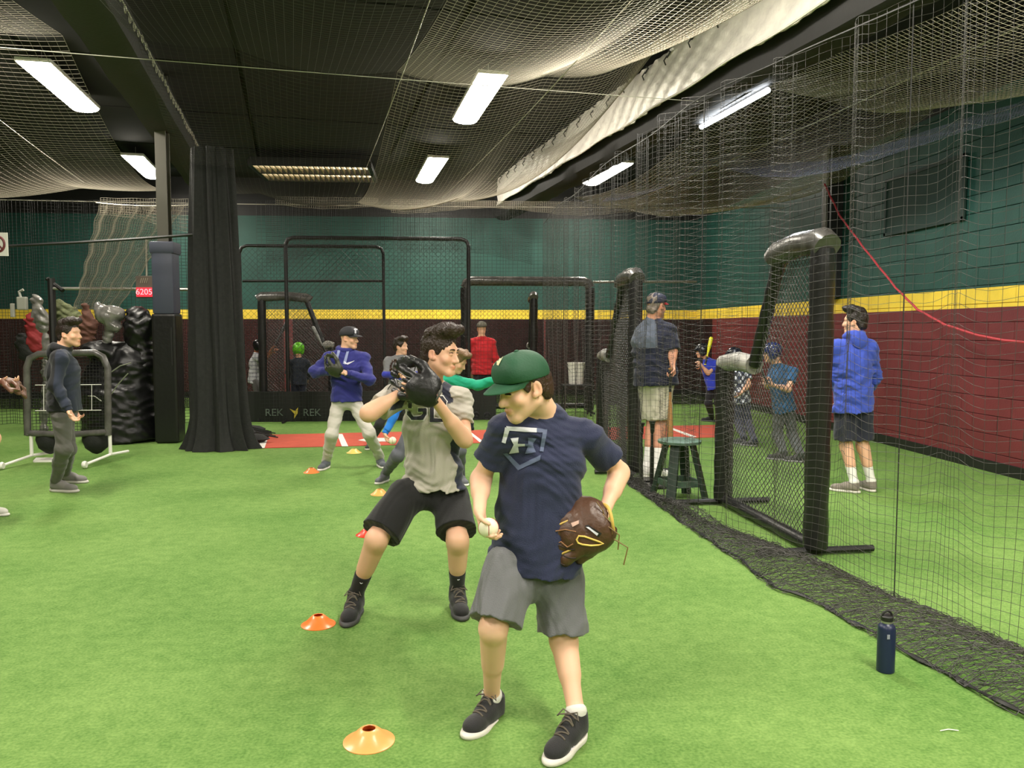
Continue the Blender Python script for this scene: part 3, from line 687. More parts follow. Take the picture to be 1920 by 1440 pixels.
def frame_rect(x0, x1, zt, Y, r, m, label, net=True, cell=.055, pad=False, name='backstop', zb=.03):
    a = at(x0, 600, Y); b = at(x1, 600, Y); t = empty(name, (a.x, Y, 0), label, 'net frame'); L_ = b.x-a.x; k = .12
    for x in (a.x, b.x): mb = MB(); mb.tube([(x, Y, z) for z in np.linspace(zb, zt-k, 14)], [r*(1+.06*math.sin(i*1.7)) for i in range(14)], 10); mb.build('post', m, t, smooth=True)
    c = [(a.x, Y, zt-k), (a.x+.035, Y, zt-.035), (a.x+k, Y, zt)]+[(a.x+k+(L_-2*k)*i/12, Y, zt) for i in range(1, 12)]+[(b.x-k, Y, zt), (b.x-.035, Y, zt-.035), (b.x, Y, zt-k)]
    mb = MB(); mb.tube(c, r*1.03, 10); mb.build('top_bar', M_pad2 if pad else m, t, smooth=True)
    mb = MB(); mb.tube([(a.x, Y, zb+r), (b.x, Y, zb+r)], r*.6, 8); mb.build('bottom_bar', m, t)
    if net: poly_net((a.x, Y), (1, 0), [(0, zb), (L_, zb), (L_, zt), (0, zt)], cell, .0024, M_dknet, 'net', t, .02)
    for x in (a.x, b.x): mb = MB(); mb.tube([(x, Y-.5, .02), (x, Y+.5, .02)], .02, 6); mb.build('foot_bar', m, t)
    return t
frame_rect(872, 1106, 2.4, 14.6, .085, M_pad, 'wide padded protective net frame behind the green-capped boy', pad=True)
frame_rect(538, 879, 3.04, 13.62, .032, M_black, 'tall thin black hitting backstop frame behind the two pitchers', cell=.07)
frame_rect(452, 720, 2.95, 14.1, .026, M_black, 'thin black frame with mid rail just beyond the tall backstop', cell=.07)
mb = MB(); mb.tube([at(455, 527, 14.06), at(718, 527, 14.06)], .022, 8); tag(mb.build('rail', M_black), 'thin black horizontal rail at the top of the red wall, left of centre', 'rail')
a = at(490, 600, 13.75); b = at(598, 600, 13.75)
lscreen((a.x, 13.8, 0), (b.x+.2, 13.8, 0), 2.05, 1.25, .75, 1.02, 'small padded pitching screen facing us beside the plaid-shirted batter', .07)
mb = MB(); mb.tube([at(1112, 529, 14.8), at(1306, 528, 14.8)], .022, 8); tag(mb.build('rail', M_steel), 'pale steel rail crossing behind the coach, above head height', 'rail')
# dark windscreen mesh on the lower part of the back cages (real open weave)
def screen_mesh(x0, x1, Y, z1, label, cell=.026, r=.0105):
    nx = int((x1-x0)/cell); nz = int(z1/cell); x, z = np.meshgrid(np.linspace(x0, x1, nx), np.linspace(.02, z1, nz), indexing='ij')
    return tag(net_obj('windscreen', np.stack([x, Y+.03*np.sin(x*5), z], -1), r, M_dknet), label, 'windscreen')
screen_mesh(-3.0, 1.9, 15.9, 1.72, 'black open-weave windscreen hung low across the back of the middle cage')
screen_mesh(1.95, 5.35, 15.9, 1.72, 'black open-weave windscreen hung low behind the coach and batters')
screen_mesh(-8.6, -3.2, 15.9, 1.72, 'black open-weave windscreen hung low beyond the left bay', .03, .010)
# low banner with lettering at the foot of the end net
def text_mesh(s, size, m, loc, rot, par, name='lettering', ext=.002):
    cu = bpy.data.curves.new(name, 'FONT'); cu.body = s; cu.size = size; cu.extrude = ext; cu.align_x = 'CENTER'; cu.align_y = 'CENTER'
    o = bpy.data.objects.new(name, cu); C.objects.link(o); dg = bpy.context.evaluated_depsgraph_get(); me = bpy.data.meshes.new_from_object(o.evaluated_get(dg))
    bpy.data.objects.remove(o); me.materials.clear(); me.materials.append(m); n = bpy.data.objects.new(name, me); C.objects.link(n)
    if par: n.parent = par; loc = Vector(loc)-par.location
    n.location = loc; n.rotation_euler = rot; return n
ba = at(452, 780, 13.42); bb = at(930, 780, 13.42); t = empty('floor_banner', ((ba.x+bb.x)/2, 13.42, 0), 'low black banner with grey letters and yellow emblem along the end net', 'banner')
mb = MB(); n = 40
for i in range(n):
    x0 = ba.x+(bb.x-ba.x)*i/n; x1 = ba.x+(bb.x-ba.x)*(i+1)/n; y0 = 13.42+.02*math.sin(i*.9); y1 = 13.42+.02*math.sin(i*.9+.9)
    mb.add([(x0, y0, 0), (x1, y1, 0), (x1, y1, .5), (x0, y0, .5), (x0, y0+.02, 0), (x1, y1+.02, 0), (x1, y1+.02, .5), (x0, y0+.02, .5)], [(0, 1, 2, 3), (5, 4, 7, 6), (3, 2, 6, 7)])
mb.build('banner_cloth', mat('banner_black', rgb(20, 22, 20), .5), t)
M_gl = mat('banner_grey_ink', rgb(96, 108, 98), .6)
for px in (514, 585): q = at(px, 774, 13.38); text_mesh('REK', .17, M_gl, q, (math.pi/2, 0, 0), t)
q = at(551, 774, 13.38); M_yl = mat('yellow_ink', rgb(190, 170, 60), .6); mb = MB()
mb.add([q+Vector(v) for v in ((-.07, 0, .07), (.02, 0, .03), (.07, 0, .09), (.06, 0, -.01), (.0, 0, -.1), (.01, 0, -.02))], [(0, 1, 2, 3, 4, 5)]); mb.build('emblem', M_yl, t)

# ------------------------------------------------------------------ sock net frame at left
Y0 = 9.45; t = empty('sock_net', (at(128, 700, Y0).x, Y0, 0), 'black tubular practice net on white legs behind the left hand boy', 'practice net', )
def px(x, y, Y=Y0): return at(x, y, Y)
pts = [px(52, 816), px(50, 690), px(56, 672), px(72, 664), px(120, 662), px(178, 661), px(193, 669), px(202, 690), px(203, 816)]
mb = MB(); mb.tube(pts, .038, 12); mb.build('frame', M_pad2, t, smooth=True)
mb = MB(); mb.tube([px(50, 812), px(126, 815), px(205, 810)], .036, 10); mb.build('bottom_bar', M_pad2, t, smooth=True)
o_ = px(52, 700); w_ = px(203, 700).x-o_.x
poly_net((o_.x, Y0+.03), (1, 0), [(0, .32), (w_, .32), (w_, 1.22), (0, 1.22)], .035, .003, M_dknet, 'net', t, .03, False)
for yy_ in (722, 770): mb = MB(); mb.tube([px(66, yy_), px(190, yy_-1)], .0045, 5); mb.build('strike_zone_cord', M_white, t)
for xx_ in (82, 172): mb = MB(); mb.tube([px(xx_, 722), px(xx_, 770)], .0035, 5); mb.build('strike_zone_cord', M_white, t)
for xx_ in (84, 172):
    mb = MB(); c = px(xx_, 816); mb.lathe([(.14, 0), (.15, -.06), (.12, -.16), (.05, -.22), (.01, -.235)], c+Vector((0, .12, 0)), 14); mb.build('ball_pocket', M_drape, t, smooth=True)
for x0, x1 in ((58, 42), (206, 196)):
    f0 = G(x1, 858); 
    mb = MB(); mb.tube([px(x0, 816), Vector((px(x0, 816).x, Y0, .09))], .02, 8); mb.build('leg', M_white, t)
    mb = MB(); c = Vector((px(x0, 816).x, Y0, .09)); mb.tube([c+Vector((-.1, -.42, -.045)), c, c+Vector((.08, .3, -.01))], .016, 8); mb.build('foot', M_white, t)
    mb = MB(); mb.lathe([(.01, -.02), (.035, -.02), (.042, 0), (.035, .02), (.01, .02)], c+Vector((-.1, -.43, -.045)), 14, Matrix.Rotation(math.pi/2, 3, 'Y')); mb.build('end_cap', M_white, t)
# frame post, pipe, covered machines and hung clutter in the left bay
mb = MB(); mb.tube([at(96, 522, 11.9), Vector((at(96, 522, 11.9).x, 11.9, .0))], .05, 10); mb.tube([at(88, 522, 11.9), at(104, 535, 11.9), at(118, 545, 11.85)], .03, 8); tag(mb.build('steel_post', M_black), 'black post with bent top standing behind the left hand boy', 'post')
mb = MB(); mb.tube([at(100, 541, 11.88), at(362, 543, 11.88)], .022, 8); tag(mb.build('rail', M_steel), 'pale steel rail at the left bay running past the padded column', 'rail')
M_plast = mat('black_plastic_sheet', rgb(15, 15, 16), .42, bump=.5, bscale=9)
M_plast2 = mat('silver_black_plastic', rgb(120, 118, 114), .22, .2, bump=.6, bscale=9, var=.5, vscale=7)
A = at
t_ = A(228, 740, 11.4)
pr = [ell(A(225, 740, 11.4), (.52, .45, .62), k=.1), ell(A(252, 690, 11.4), (.35, .4, .4), k=.1), ell(A(190, 655, 11.3), (.25, .3, .12), k=.1), cone((t_.x+.05, 11.4, 0), (t_.x, 11.4, .7), .55, .5, k=.1), plane((0, 0, .004), (0, 0, -1))]
o = sobj('covered_machine', pr, .025, M_plast, None, folds(.016, seed=4)); tag(o, 'bulky pitching machine wrapped in shiny black plastic, left of the padded column', 'machine')
pr = [ell(A(262, 618, 11.3), (.2, .22, .3), k=.1), cap(A(250, 585, 11.3), A(280, 600, 11.2), .08, .05, k=.08), cap(A(262, 620, 11.3), A(270, 680, 11.3), .12, .2, k=.08)]
o = sobj('plastic_cover', pr, .02, M_plast, None, folds(.018, seed=5)); tag(o, 'peaked fold of black plastic rising above the wrapped machine', 'cover')
pr = [ell(A(206, 590, 11.2), (.2, .15, .13), k=.06), cap(A(185, 575, 11.2), A(215, 612, 11.15), .06, .08, k=.06), cap(A(212, 600, 11.2), A(200, 640, 11.2), .08, .06, k=.06)]
o = sobj('plastic_bag', pr, .016, M_plast2, None, folds(.016, seed=6)); tag(o, 'crumpled silvery black plastic bag on top of the wrapped machine', 'bag')
for i, (a, b) in enumerate((((205, 700), (246, 680)), ((200, 752), (240, 700)), ((165, 742), (190, 752)))):
    mb = MB(); mb.tube([A(*a, 10.85), A((a[0]+b[0])/2, (a[1]+b[1])/2-4, 10.85), A(*b, 10.85)], .008, 5)
    tag(mb.build('tie_strap', M_steel), ['pale upper strap across the black wrapped machine', 'long pale diagonal strap across the black wrapped machine', 'short pale strap low on the black wrapped machine'][i], 'strap')
def cloth_piece(name, pts, w, m, label, cat, seed, Y=12.2, h=.014, th=.05, nz=.012):
    P = [A(x, y, Y) for x, y in pts]; pr = [cap(P[i], P[i+1], w[i], w[i+1], k=.05, fl=((0, 1, 0), .45)) for i in range(len(P)-1)]
    return tag(sobj(name, pr, h, m, None, folds(nz, seed=seed)), label, cat)
cloth_piece('white_sheet', [(68, 562), (76, 600), (84, 650), (86, 700), (84, 770), (82, 808)], [.08, .1, .06, .04, .05, .06], M_plast2, 'tall strip of whitish crumpled sheeting hanging beside the black post', 'sheeting', 8)
cloth_piece('red_bag', [(60, 600), (66, 640), (76, 664)], [.1, .12, .09], mat('red_fabric', rgb(140, 40, 44), .7), 'dark red cloth bag hanging left of the black post', 'bag', 9)
cloth_piece('olive_bundle', [(112, 575), (130, 600), (140, 625)], [.1, .17, .12], mat('olive_cloth', rgb(92, 98, 66), .8, var=.4, vscale=18), 'olive green bundle piled above the left hand boy', 'bundle', 10, 12.3)
cloth_piece('brown_bag', [(160, 575), (166, 610), (160, 640)], [.05, .1, .12], mat('brown_cloth', rgb(92, 58, 46), .8, var=.3, vscale=14), 'brown slumped bag right of the left hand boy', 'bag', 11, 11.75)
cloth_piece('dark_bag', [(44, 640), (52, 662)], [.12, .13], M_drape, 'dark round bag hanging on the red wall above the practice net', 'bag', 12)
mb = MB(); q = A(42, 569, 12.2); mb.box(q, (.13, .08, .19), bev=.015); mb.tube([q+Vector((-.02, 0, .08)), q+Vector((-.04, 0, .17)), q+Vector((.02, 0, .2))], .02, 8); mb.box(q+Vector((-.14, 0, -.1)), (.05, .05, .2), bev=.01)
tag(mb.build('electrical_box', mat('box_grey', rgb(150, 150, 140), .5), None), 'grey electrical box on the wall above the yellow stripe at far left', 'box')
# round sign on the pipe
q = A(-3, 458, 10.2); t = empty('round_sign', q, 'white square sign with dark red ring cut by the left edge', 'sign')
mb = MB(); mb.box(q, (.22, .012, .28)); mb.build('plate', M_white, t)
mb = MB(); mb.tube([q+Vector((math.cos(k*math.pi/12)*.075, -.01, math.sin(k*math.pi/12)*.09)) for k in range(24)], .014, 6, closed=True); mb.tube([q+Vector((-.05, -.01, .06)), q+Vector((.05, -.01, -.06))], .01, 6); mb.build('ring', mat('sign_red', rgb(110, 40, 45), .5), t)
# LED display
q = A(272, 538, 11.8); t = empty('speed_display', q, 'small red glowing number display hanging left of the padded column', 'display')
wd = (A(289, 538, 11.8)-A(257, 538, 11.8)).x
mb = MB(); mb.box(q+Vector((0, 0, .0)), (wd, .06, .31), bev=.008); mb.build('case', mat('display_case', rgb(96, 84, 74), .6), t)
mb = MB(); mb.box(q+Vector((0, -.035, -.075)), (wd*.92, .012, .13)); mb.build('screen', mat('led_glow', (.8, .03, .05), .4, emit=.7), t)
text_mesh('6205', .115, mat('led_digits', (1, .25, .28), .4, emit=1.6), q+Vector((0, -.045, -.075)), (math.pi/2, 0, 0), t, 'digits')
text_mesh('////', .1, mat('case_mark', rgb(170, 160, 140), .5), q+Vector((0, -.034, .085)), (math.pi/2, 0, 0), t, 'marking')
mb = MB(); mb.tube([A(274, 446, 11.8), A(275, 520, 11.8)], .012, 6); mb.build('chain', M_wire, t)

# ------------------------------------------------------------------ red rope, wall post
pts = [(1546, 345), (1575, 405), (1620, 465), (1680, 540), (1720, 580), (1770, 608), (1830, 628), (1880, 638), (1925, 642), (1980, 640)]
P = [atx(x, y, 5.45) for x, y in pts]; mb = MB(); q = []
for i in range(len(P)-1):
    for k in range(6): q.append(P[i].lerp(P[i+1], k/6))
mb.tube([Vector((v.x+.004*math.sin(i*2), v.y, v.z)) for i, v in enumerate(q)], .013, 7); tag(mb.build('red_rope', mat('red_rope', rgb(190, 60, 70), .6), None, smooth=True), 'slack red rope drooping across the right hand wall', 'rope')
w0 = atx(1556, 560, XR-.1); t = empty('wall_column', (XR-.12, w0.y, 1.98), 'dark steel column against the green wall, above the nearest screen', 'column')
mb = MB(); mb.box((XR-.1, w0.y, 3.1), (.18, .3, 2.2)); mb.build('web', M_black, t)
mb = MB(); mb.box((XR-.21, w0.y-.0, 3.1), (.02, .1, 2.2)); mb.build('flange', mat('post_grey', (.1, .1, .1)), t)

# ------------------------------------------------------------------ stool
f = [G(1225, 908), G(1322, 958), G(1306, 922), G(1262, 932)]
cx, cy = 2.07, 7.0; zt = .535; t = empty('wooden_stool', (cx, cy, 0), 'dark green painted wooden stool with worn round seat behind the net', 'stool')
M_gw = mat('green_painted_wood', rgb(34, 50, 40), .5, bump=.2, bscale=30, var=.3, vscale=12)
mb = MB(); mb.lathe([(.17, zt-.035), (.192, zt-.03), (.195, zt-.008), (.18, zt)], (cx, cy, 0), 32); o = mb.build('seat', mat('worn_green_seat', rgb(92, 118, 104), .45, var=.35, vscale=16), t, smooth=True)
cs = []
for k in range(4):
    a_ = math.radians(45+90*k+12); ca, sa = math.cos(a_), math.sin(a_); top = Vector((cx+.12*ca, cy+.12*sa, zt-.035)); bot = Vector((cx+.245*ca, cy+.245*sa, 0)); cs.append((top, bot, a_))
    d = top-bot; zr = d.normalized(); xr = Vector((-sa, ca, 0)); yr = zr.cross(xr); Rm = Matrix((xr, yr, zr)).transposed()
    mb = MB(); mb.box((top+bot)/2, (.085, .04, d.length), Rm, bev=.006); mb.build('leg', M_gw, t)
for k in range(4):
    a = cs[k]; b = cs[(k+1) % 4]; s_ = .3; p = a[1].lerp(a[0], s_); q = b[1].lerp(b[0], s_); d = q-p; Rm = Matrix.Rotation(math.atan2(d.y, d.x), 3, 'Z')
    mb = MB(); mb.box((p+q)/2+Vector((0, 0, .0)), (d.length, .025, .055), Rm, bev=.004); mb.build('rung', mat('worn_green_rung', rgb(70, 92, 78), .5, var=.3, vscale=12), t)

# ------------------------------------------------------------------ batting tees, bucket, balls
def tee(x, y, h, label):
    t = empty('batting_tee', (x, y, 0), label, 'batting tee')
    mb = MB(); mb.box((x, y, .015), (.32, .3, .03), bev=.008); mb.build('base', M_black, t)
    mb = MB(); mb.tube([(x, y, .03), (x, y, h*.6)], .019, 10); mb.build('lower_tube', M_black, t); mb = MB(); mb.tube([(x, y, h*.6), (x, y, h-.1)], .013, 10); mb.build('upper_tube', M_steel if h < .6 else M_black, t)
    mb = MB(); mb.lathe([(.014, h-.12), (.02, h-.1), (.022, h-.04), (.034, h)], (x, y, 0), 14); mb.build('rubber_cup', M_black, t, smooth=True)
tee(at(1203, 800, 7.75).x, 7.75, .6, 'black batting tee nearest the second screen, left of the pair')
tee(at(1223, 800, 7.55).x, 7.55, .64, 'taller black batting tee standing between coach and green stool')
q = at(1080, 722, 14.0); t = empty('ball_bucket', (q.x, q.y, .56), 'white plastic ball bucket on a black stool at the back', 'bucket')
mb = MB(); mb.lathe([(.125, .56), (.15, .92), (.158, .92), (.158, .94), (.14, .94), (.135, .9)], (q.x, q.y, 0), 24); mb.build('body', M_white, t, smooth=True)
mb = MB(); mb.tube([(q.x+.16*math.cos(a), q.y-.12*abs(math.sin(a)), .9-.16*math.sin(a)) for a in np.linspace(0, math.pi, 14)], .005, 5); mb.build('handle', M_steel, t)
t = empty('low_stool', (q.x, q.y, 0), 'black folding stool under the white bucket', 'stool')
mb = MB(); mb.box((q.x, q.y, .54), (.52, .4, .03), bev=.01); mb.build('seat', M_black, t)
for sx in (-1, 1):
    for sy in (-1, 1): mb = MB(); mb.tube([(q.x+sx*.24, q.y+sy*.18, 0), (q.x+sx*.2, q.y+sy*.15, .53)], .016, 8); mb.build('leg', M_black, t)
M_ball = mat('ball_leather', rgb(236, 230, 205), .5)
M_stitch = mat('red_stitch', rgb(170, 40, 40), .6)
def baseball(c, label, group='loose baseballs'):
    c = Vector(c); t = empty('baseball', c, label, 'baseball', group); mb = MB(); n = 16; mb.lathe([(.0365*math.sin(math.pi*(i+.02)/(n+.04)), -.0365*math.cos(math.pi*(i+.02)/(n+.04))) for i in range(n+1)], c, 24); mb.build('cover', M_ball, t, smooth=True)
    pts = []
    for k in range(60):
        a = 2*math.pi*k/60; v = Vector((math.cos(a)+.35*math.cos(3*a), math.sin(a)-.35*math.sin(3*a), 1.18*math.sin(2*a))).normalized()*.0368; pts.append(c+v)
    mb = MB(); mb.tube(pts, .0012, 4, closed=True); mb.build('stitching', M_stitch, t)
g = G(1117, 878); baseball((g.x+.03, g.y, .0365), 'white baseball lying on the turf at the net edge by the second screen')
# ------------------------------------------------------------------ cones
def disc_cone(px_, py_, dia, col, name, label):
    g = G(px_, py_); t = dia/2; m = mat('cone_'+name, col, .28, var=.05, vscale=20); mb = MB()
    mb.lathe([(t, 0), (t*1.0, .003), (t*.93, .006), (t*.72, .018), (t*.5, .037), (t*.36, .048), (t*.27, .051), (t*.25, .049), (t*.34, .045), (t*.48, .034), (t*.7, .014), (t*.9, .002)], (g.x, g.y, 0), 36)
    tag(mb.build('disc_cone', m, None, smooth=True), label, 'cone', 'training disc cones on the turf')
disc_cone(597, 1171, .176, rgb(238, 120, 52), 'orange', 'glossy orange disc cone touching the dark shoe of the grey-shirted pitcher')
disc_cone(692, 1390, .19, rgb(240, 160, 92), 'peach', 'pale orange disc cone nearest the camera in the foreground turf')
disc_cone(584, 886, .17, rgb(238, 130, 70), 'orange2', 'small orange disc cone beside the shoe of the boy in blue hoodie')
disc_cone(664, 849, .19, rgb(235, 205, 110), 'yellow', 'small yellow disc cone in front of the red turf strip')
disc_cone(712, 927, .17, rgb(240, 165, 90), 'amber', 'amber disc cone mostly hidden behind the pitcher, by a white-soled shoe')
disc_cone(690, 1003, .18, rgb(214, 60, 40), 'red', 'red disc cone half hidden behind the knee of the grey-shirted pitcher')
# ------------------------------------------------------------------ water bottle
g = G(1660, 1258); t = empty('water_bottle', g, 'navy blue metal water bottle standing on turf at the right', 'bottle', )
mb = MB(); mb.lathe([(.034, 0), (.038, .003), (.038, .195), (.035, .208), (.026, .218), (.022, .222)], g, 32); mb.build('body', mat('navy_steel', rgb(26, 36, 66), .35), t, smooth=True)
mb = MB(); mb.lathe([(.023, .221), (.024, .222), (.024, .23), (.023, .231)], g, 24); mb.build('neck_ring', M_steel, t, smooth=True)
mb = MB(); mb.lathe([(.025, .231), (.027, .233), (.027, .25), (.022, .254)], g, 24); mb.tube([g+Vector((.022*math.cos(a), 0, .25+.024*math.sin(a))) for a in np.linspace(0, math.pi, 10)], .005, 8); mb.build('cap', M_black, t, smooth=True)
mb = MB(); mb.box(g+Vector((-.012, -.0372, .17)), (.012, .002, .02)); mb.build('logo_mark', mat('steel_print', rgb(140, 145, 160), .4), t)
# ================================================================== PEOPLE
SKIN = rgb(226, 178, 148); SKIN2 = rgb(234, 188, 158); SKIND = rgb(150, 98, 70)
M_skin = mat('skin', SKIN, .5, attr=True, sss=.12, spec=.35)
M_cloth = mat('cloth', (.5, .5, .5), .85, bump=.25, bscale=220, attr=True, sheen=.15)
M_soft = mat('smooth_cloth', (.5, .5, .5), .7, bump=.12, bscale=120, attr=True)
M_hair = mat('hair', (.03, .02, .015), .45, bump=.8, bscale=70, attr=True)
M_leather = mat('glove_leather', (.1, .06, .03), .42, bump=.35, bscale=45, attr=True)
M_eyew = mat('eye_white', rgb(225, 220, 212), .3); M_iris = mat('iris', rgb(48, 34, 26), .25); M_brow = mat('brow_hair', rgb(52, 36, 28), .8)
M_lace = mat('lace', rgb(92, 84, 72), .6)
def flat(c): return lambda v: np.tile(np.array(c, dtype=np.float32), (len(v), 1))
def lerp(a, b, t): return a+(b-a)*t
def basis(f, up):
    f = Vector(f).normalized(); x = f.cross(Vector(up)).normalized(); z = x.cross(f).normalized(); return Matrix((x, f, z)).transposed()   # columns: right, face, up
def head_prims(c, R, s, detail=True):
    L_ = lambda x, y, z: Vector(c)+R@Vector((x, y, z))*s
    E_ = lambda p, r, k=.02, op='u': ell(L_(*p), [q*s for q in r], R, k*s, op)
    P = [E_((0, -.012, .035), (.074, .093, .084), .02), E_((0, .028, -.03), (.058, .064, .078), .03), cap(L_(-.045, 0, -.055), L_(-.016, .062, -.098), .024*s, .018*s, .03*s), cap(L_(.045, 0, -.055), L_(.016, .062, -.098), .024*s, .018*s, .03*s),
         cap(L_(-.014, .07, -.1), L_(.014, .07, -.1), .015*s, .015*s, .02*s), cap(L_(0, .084, .008), L_(0, .107, -.034), .0085*s, .012*s, .014*s), cap(L_(-.012, .095, -.038), L_(.012, .095, -.038), .0085*s, .0085*s, .008*s),
         cap(L_(-.036, .074, .024), L_(.036, .074, .024), .013*s, .013*s, .02*s), E_((-.042, .06, -.03), (.022, .022, .022), .02), E_((.042, .06, -.03), (.022, .022, .022), .02),
         E_((0, .086, -.064), (.024, .012, .007), .007), E_((0, .083, -.075), (.020, .012, .0075), .007)]
    for sx in (-1, 1):
        P += [E_((sx*.077, -.012, -.008), (.008, .019, .032), .008), E_((sx*.076, .006, -.028), (.007, .009, .012), .008)]
        P += [E_((sx*.031, .098, .003), (.017, .016, .011), .012, 's'), E_((sx*.084, -.006, -.004), (.006, .010, .018), .006, 's')]
        if detail: P += [E_((sx*.031, .078, .002), (.0135, .0125, .0095), .005)]
    if detail: P += [cap(L_(-.021, .097, -.0695), L_(.021, .097, -.0695), .0016*s, .0016*s, .003*s, op='s')]
    return P, L_
def hand_prims(w, d, n, t, s=1.0, curl=(.5, .6, .7, .8), thumb=.5, spread=.12, k=.006):
    """w wrist, d towards the fingers, n out of the palm, t towards the thumb"""
    w = Vector(w); d = Vector(d).normalized(); n = (Vector(n)-d*Vector(n).dot(d)).normalized(); t0 = d.cross(n); t = t0 if t0.dot(Vector(t)) > 0 else -t0
    P = []; kn = []
    for i, x in enumerate((.028, .010, -.009, -.026)):
        b = w+d*.012*s+t*x*.55*s; e = w+d*(.084-.004*abs(i-1))*s+t*x*s; P.append(cap(b, e, .0145*s, .0125*s, .012*s)); kn.append(e)
    ln = (.9, 1.0, .95, .74)
    for i in range(4):
        p = kn[i]; a = 0; q = (d+t*spread*(1.2-i*.8)).normalized()
        for j, (l, r) in enumerate(((.040, .0088), (.026, .0080), (.021, .0072))):
            a = curl[i]*(.75 if j == 0 else 1.0); q = (q*math.cos(a)+n*math.sin(a)).normalized() if j == 0 else (q*math.cos(a)+(n*q.dot(d)-d*q.dot(n)).normalized()*math.sin(a)).normalized()
            e = p+q*l*ln[i]*s; P.append(cap(p, e, r*s, r*s*.92, k*.6*s)); p = e
    p = w+d*.022*s+t*.020*s+n*.006*s; q = (d*.55+t*.75+n*.25).normalized(); e = p+q*.042*s; P.append(cap(p, e, .0145*s, .011*s, .012*s))
    q = (q*math.cos(thumb)+(d*.5+n*.9-t*.35).normalized()*math.sin(thumb)).normalized(); f = e+q*.030*s; P.append(cap(e, f, .0105*s, .0095*s, .004*s))
    q = (q*math.cos(thumb*.8)+(n*.7+d*.5-t*.6).normalized()*math.sin(thumb*.8)).normalized(); P.append(cap(f, f+q*.024*s, .0095*s, .0085*s, .003*s))
    return P
def shoe(par, heel, toe, up, s, upper, sole, h, laces=False, high=0):
    """heel and toe are the floor points of the sole"""
    heel = Vector(heel); x = (Vector(toe)-heel).normalized(); y = Vector(up).cross(x).normalized(); z = x.cross(y); R = Matrix((x, y, z)).transposed()
    L_ = lambda a, b, c: heel+R@Vector((a, b, c))*s
    k = .02*s
    U = [cap(L_(.035, 0, .045), L_(.11, .0, .052), .036*s, .036*s, .03*s), cap(L_(.10, 0, .05), L_(.215, .0, .030), .036*s, .030*s, .03*s), ell(L_(.195, 0, .036), (.066*s, .043*s, .036*s), R, .02*s), cone(L_(.045, 0, .04), L_(.040, 0, .106+high), .043*s, .041*s, .02*s), cap(L_(.05, 0, .075), L_(.12, 0, .055), .038*s, .036*s, .03*s), plane(L_(0, 0, .014), -z)]
    S_ = [ell(L_(.06, 0, .014), (.078*s, .042*s, .036*s), R, .03*s), ell(L_(.19, 0, .012), (.090*s, .049*s, .028*s), R, .03*s), cap(L_(.06, 0, .012), L_(.18, 0, .012), .035*s, .041*s, .03*s), plane(L_(0, 0, 0), -z), plane(L_(0, 0, .025), z)]
    if laces: U += [cap(L_(.075, 0, .115), L_(.115, 0, .095), .022*s, .022*s, .012*s, fl=(z, .5)), ell(L_(.010, 0, .10+high), (.012*s, .022*s, .028*s), R, .02*s)]
    hh = min(h, .009)
    o = sobj('shoe', U, hh, M_cloth, par, None, flat(upper), key='shoetmp'); sobj('sole', S_, hh, M_soft, o, None, flat(sole))
    if laces:
        v_, q_ = SURF['shoetmp']; T = BVHTree.FromPolygons(v_.tolist(), q_.tolist())
        def on(a, y): hit, nr, _, _ = T.ray_cast(L_(a, y, .25), -z); return (hit+z*.003*s) if hit is not None else L_(a, y, .08)
        for i in range(6):
            a = .098+i*.016; e_ = 1 if i % 2 else -1; mb = MB(); mb.tube([on(a-.007*e_, -.026), on(a-.003*e_, -.013), on(a, 0), on(a+.003*e_, .013), on(a+.007*e_, .026)], .0034*s, 6); mb.build('lace', M_lace, o, smooth=True)
        for e_ in (-1, 1): mb = MB(); k0 = on(.095, 0); mb.tube([k0, k0+(y*e_*.03+z*.012)*s, k0+(y*e_*.045+x*.02-z*.01)*s, k0+(y*e_*.03+x*.02)*s, k0], .0028*s, 6); mb.build('lace_bow', M_lace, o, smooth=True)
    return o, L_
def cap_hat(par, L_, R, s, h, col, brimcol, tilt=0, button=True, name='cap', stripe=None):
    c = L_(0, -.010, .040)
    P = [ell(c, (.087*s, .106*s, .092*s), R, .01), cap(L_(-.04, .045, .07), L_(.04, .045, .07), .035*s, .035*s, .05*s), plane(L_(0, 0, .030), -(R@Vector((0, -.12, 1)))*1.0), ell(L_(0, -.012, .0), (.08*s, .098*s, .05*s), R, .004, 's')]
    o = sobj(name, P, h, M_soft, par, None, flat(col), key=name+par.name)
    n = 20; m = 8; vs = []; fs = []
    for lay in (0, 1):
        for j in range(m+1):
            for i in range(n+1):
                a = math.radians(-78+156*i/n); q = j/m; ext = .072*(max(0, math.cos(a))**.55); y = -.010+(.100)*math.cos(a)+q*ext; x = .084*math.sin(a)*(1-.08*q); z = .040-.13*(x**2)/.08-.004*q-.014*q*q+(.0 if lay == 0 else .0035)
                vs.append(L_(x, y, z))
    N1 = (n+1)*(m+1)
    for j in range(m):
        for i in range(n): a = j*(n+1)+i; fs.append((a, a+1, a+n+2, a+n+1)); fs.append((a+N1, a+n+1+N1, a+n+2+N1, a+1+N1))
    for i in range(n): a = m*(n+1)+i; fs.append((a, a+1, a+1+N1, a+N1))
    mb = MB(); mb.add(vs, fs); b = mb.build('brim', M_soft, o, smooth=True)
    ca = b.data.color_attributes.new('Col', 'FLOAT_COLOR', 'POINT'); ca.data.foreach_set('color', np.tile(np.array((*brimcol, 1), dtype=np.float32), len(vs)))
    SURF['brim'+par.name] = (np.array([list(v) for v in vs]), np.array([f for f in fs]))
    if button: mb = MB(); mb.lathe([(.009*s, 0), (.008*s, .004*s), (.003*s, .006*s)], L_(0, -.010, .131), 12, R); q = mb.build('button', mat('cap_button_'+par.name, col, .8), o, smooth=True)
    return o
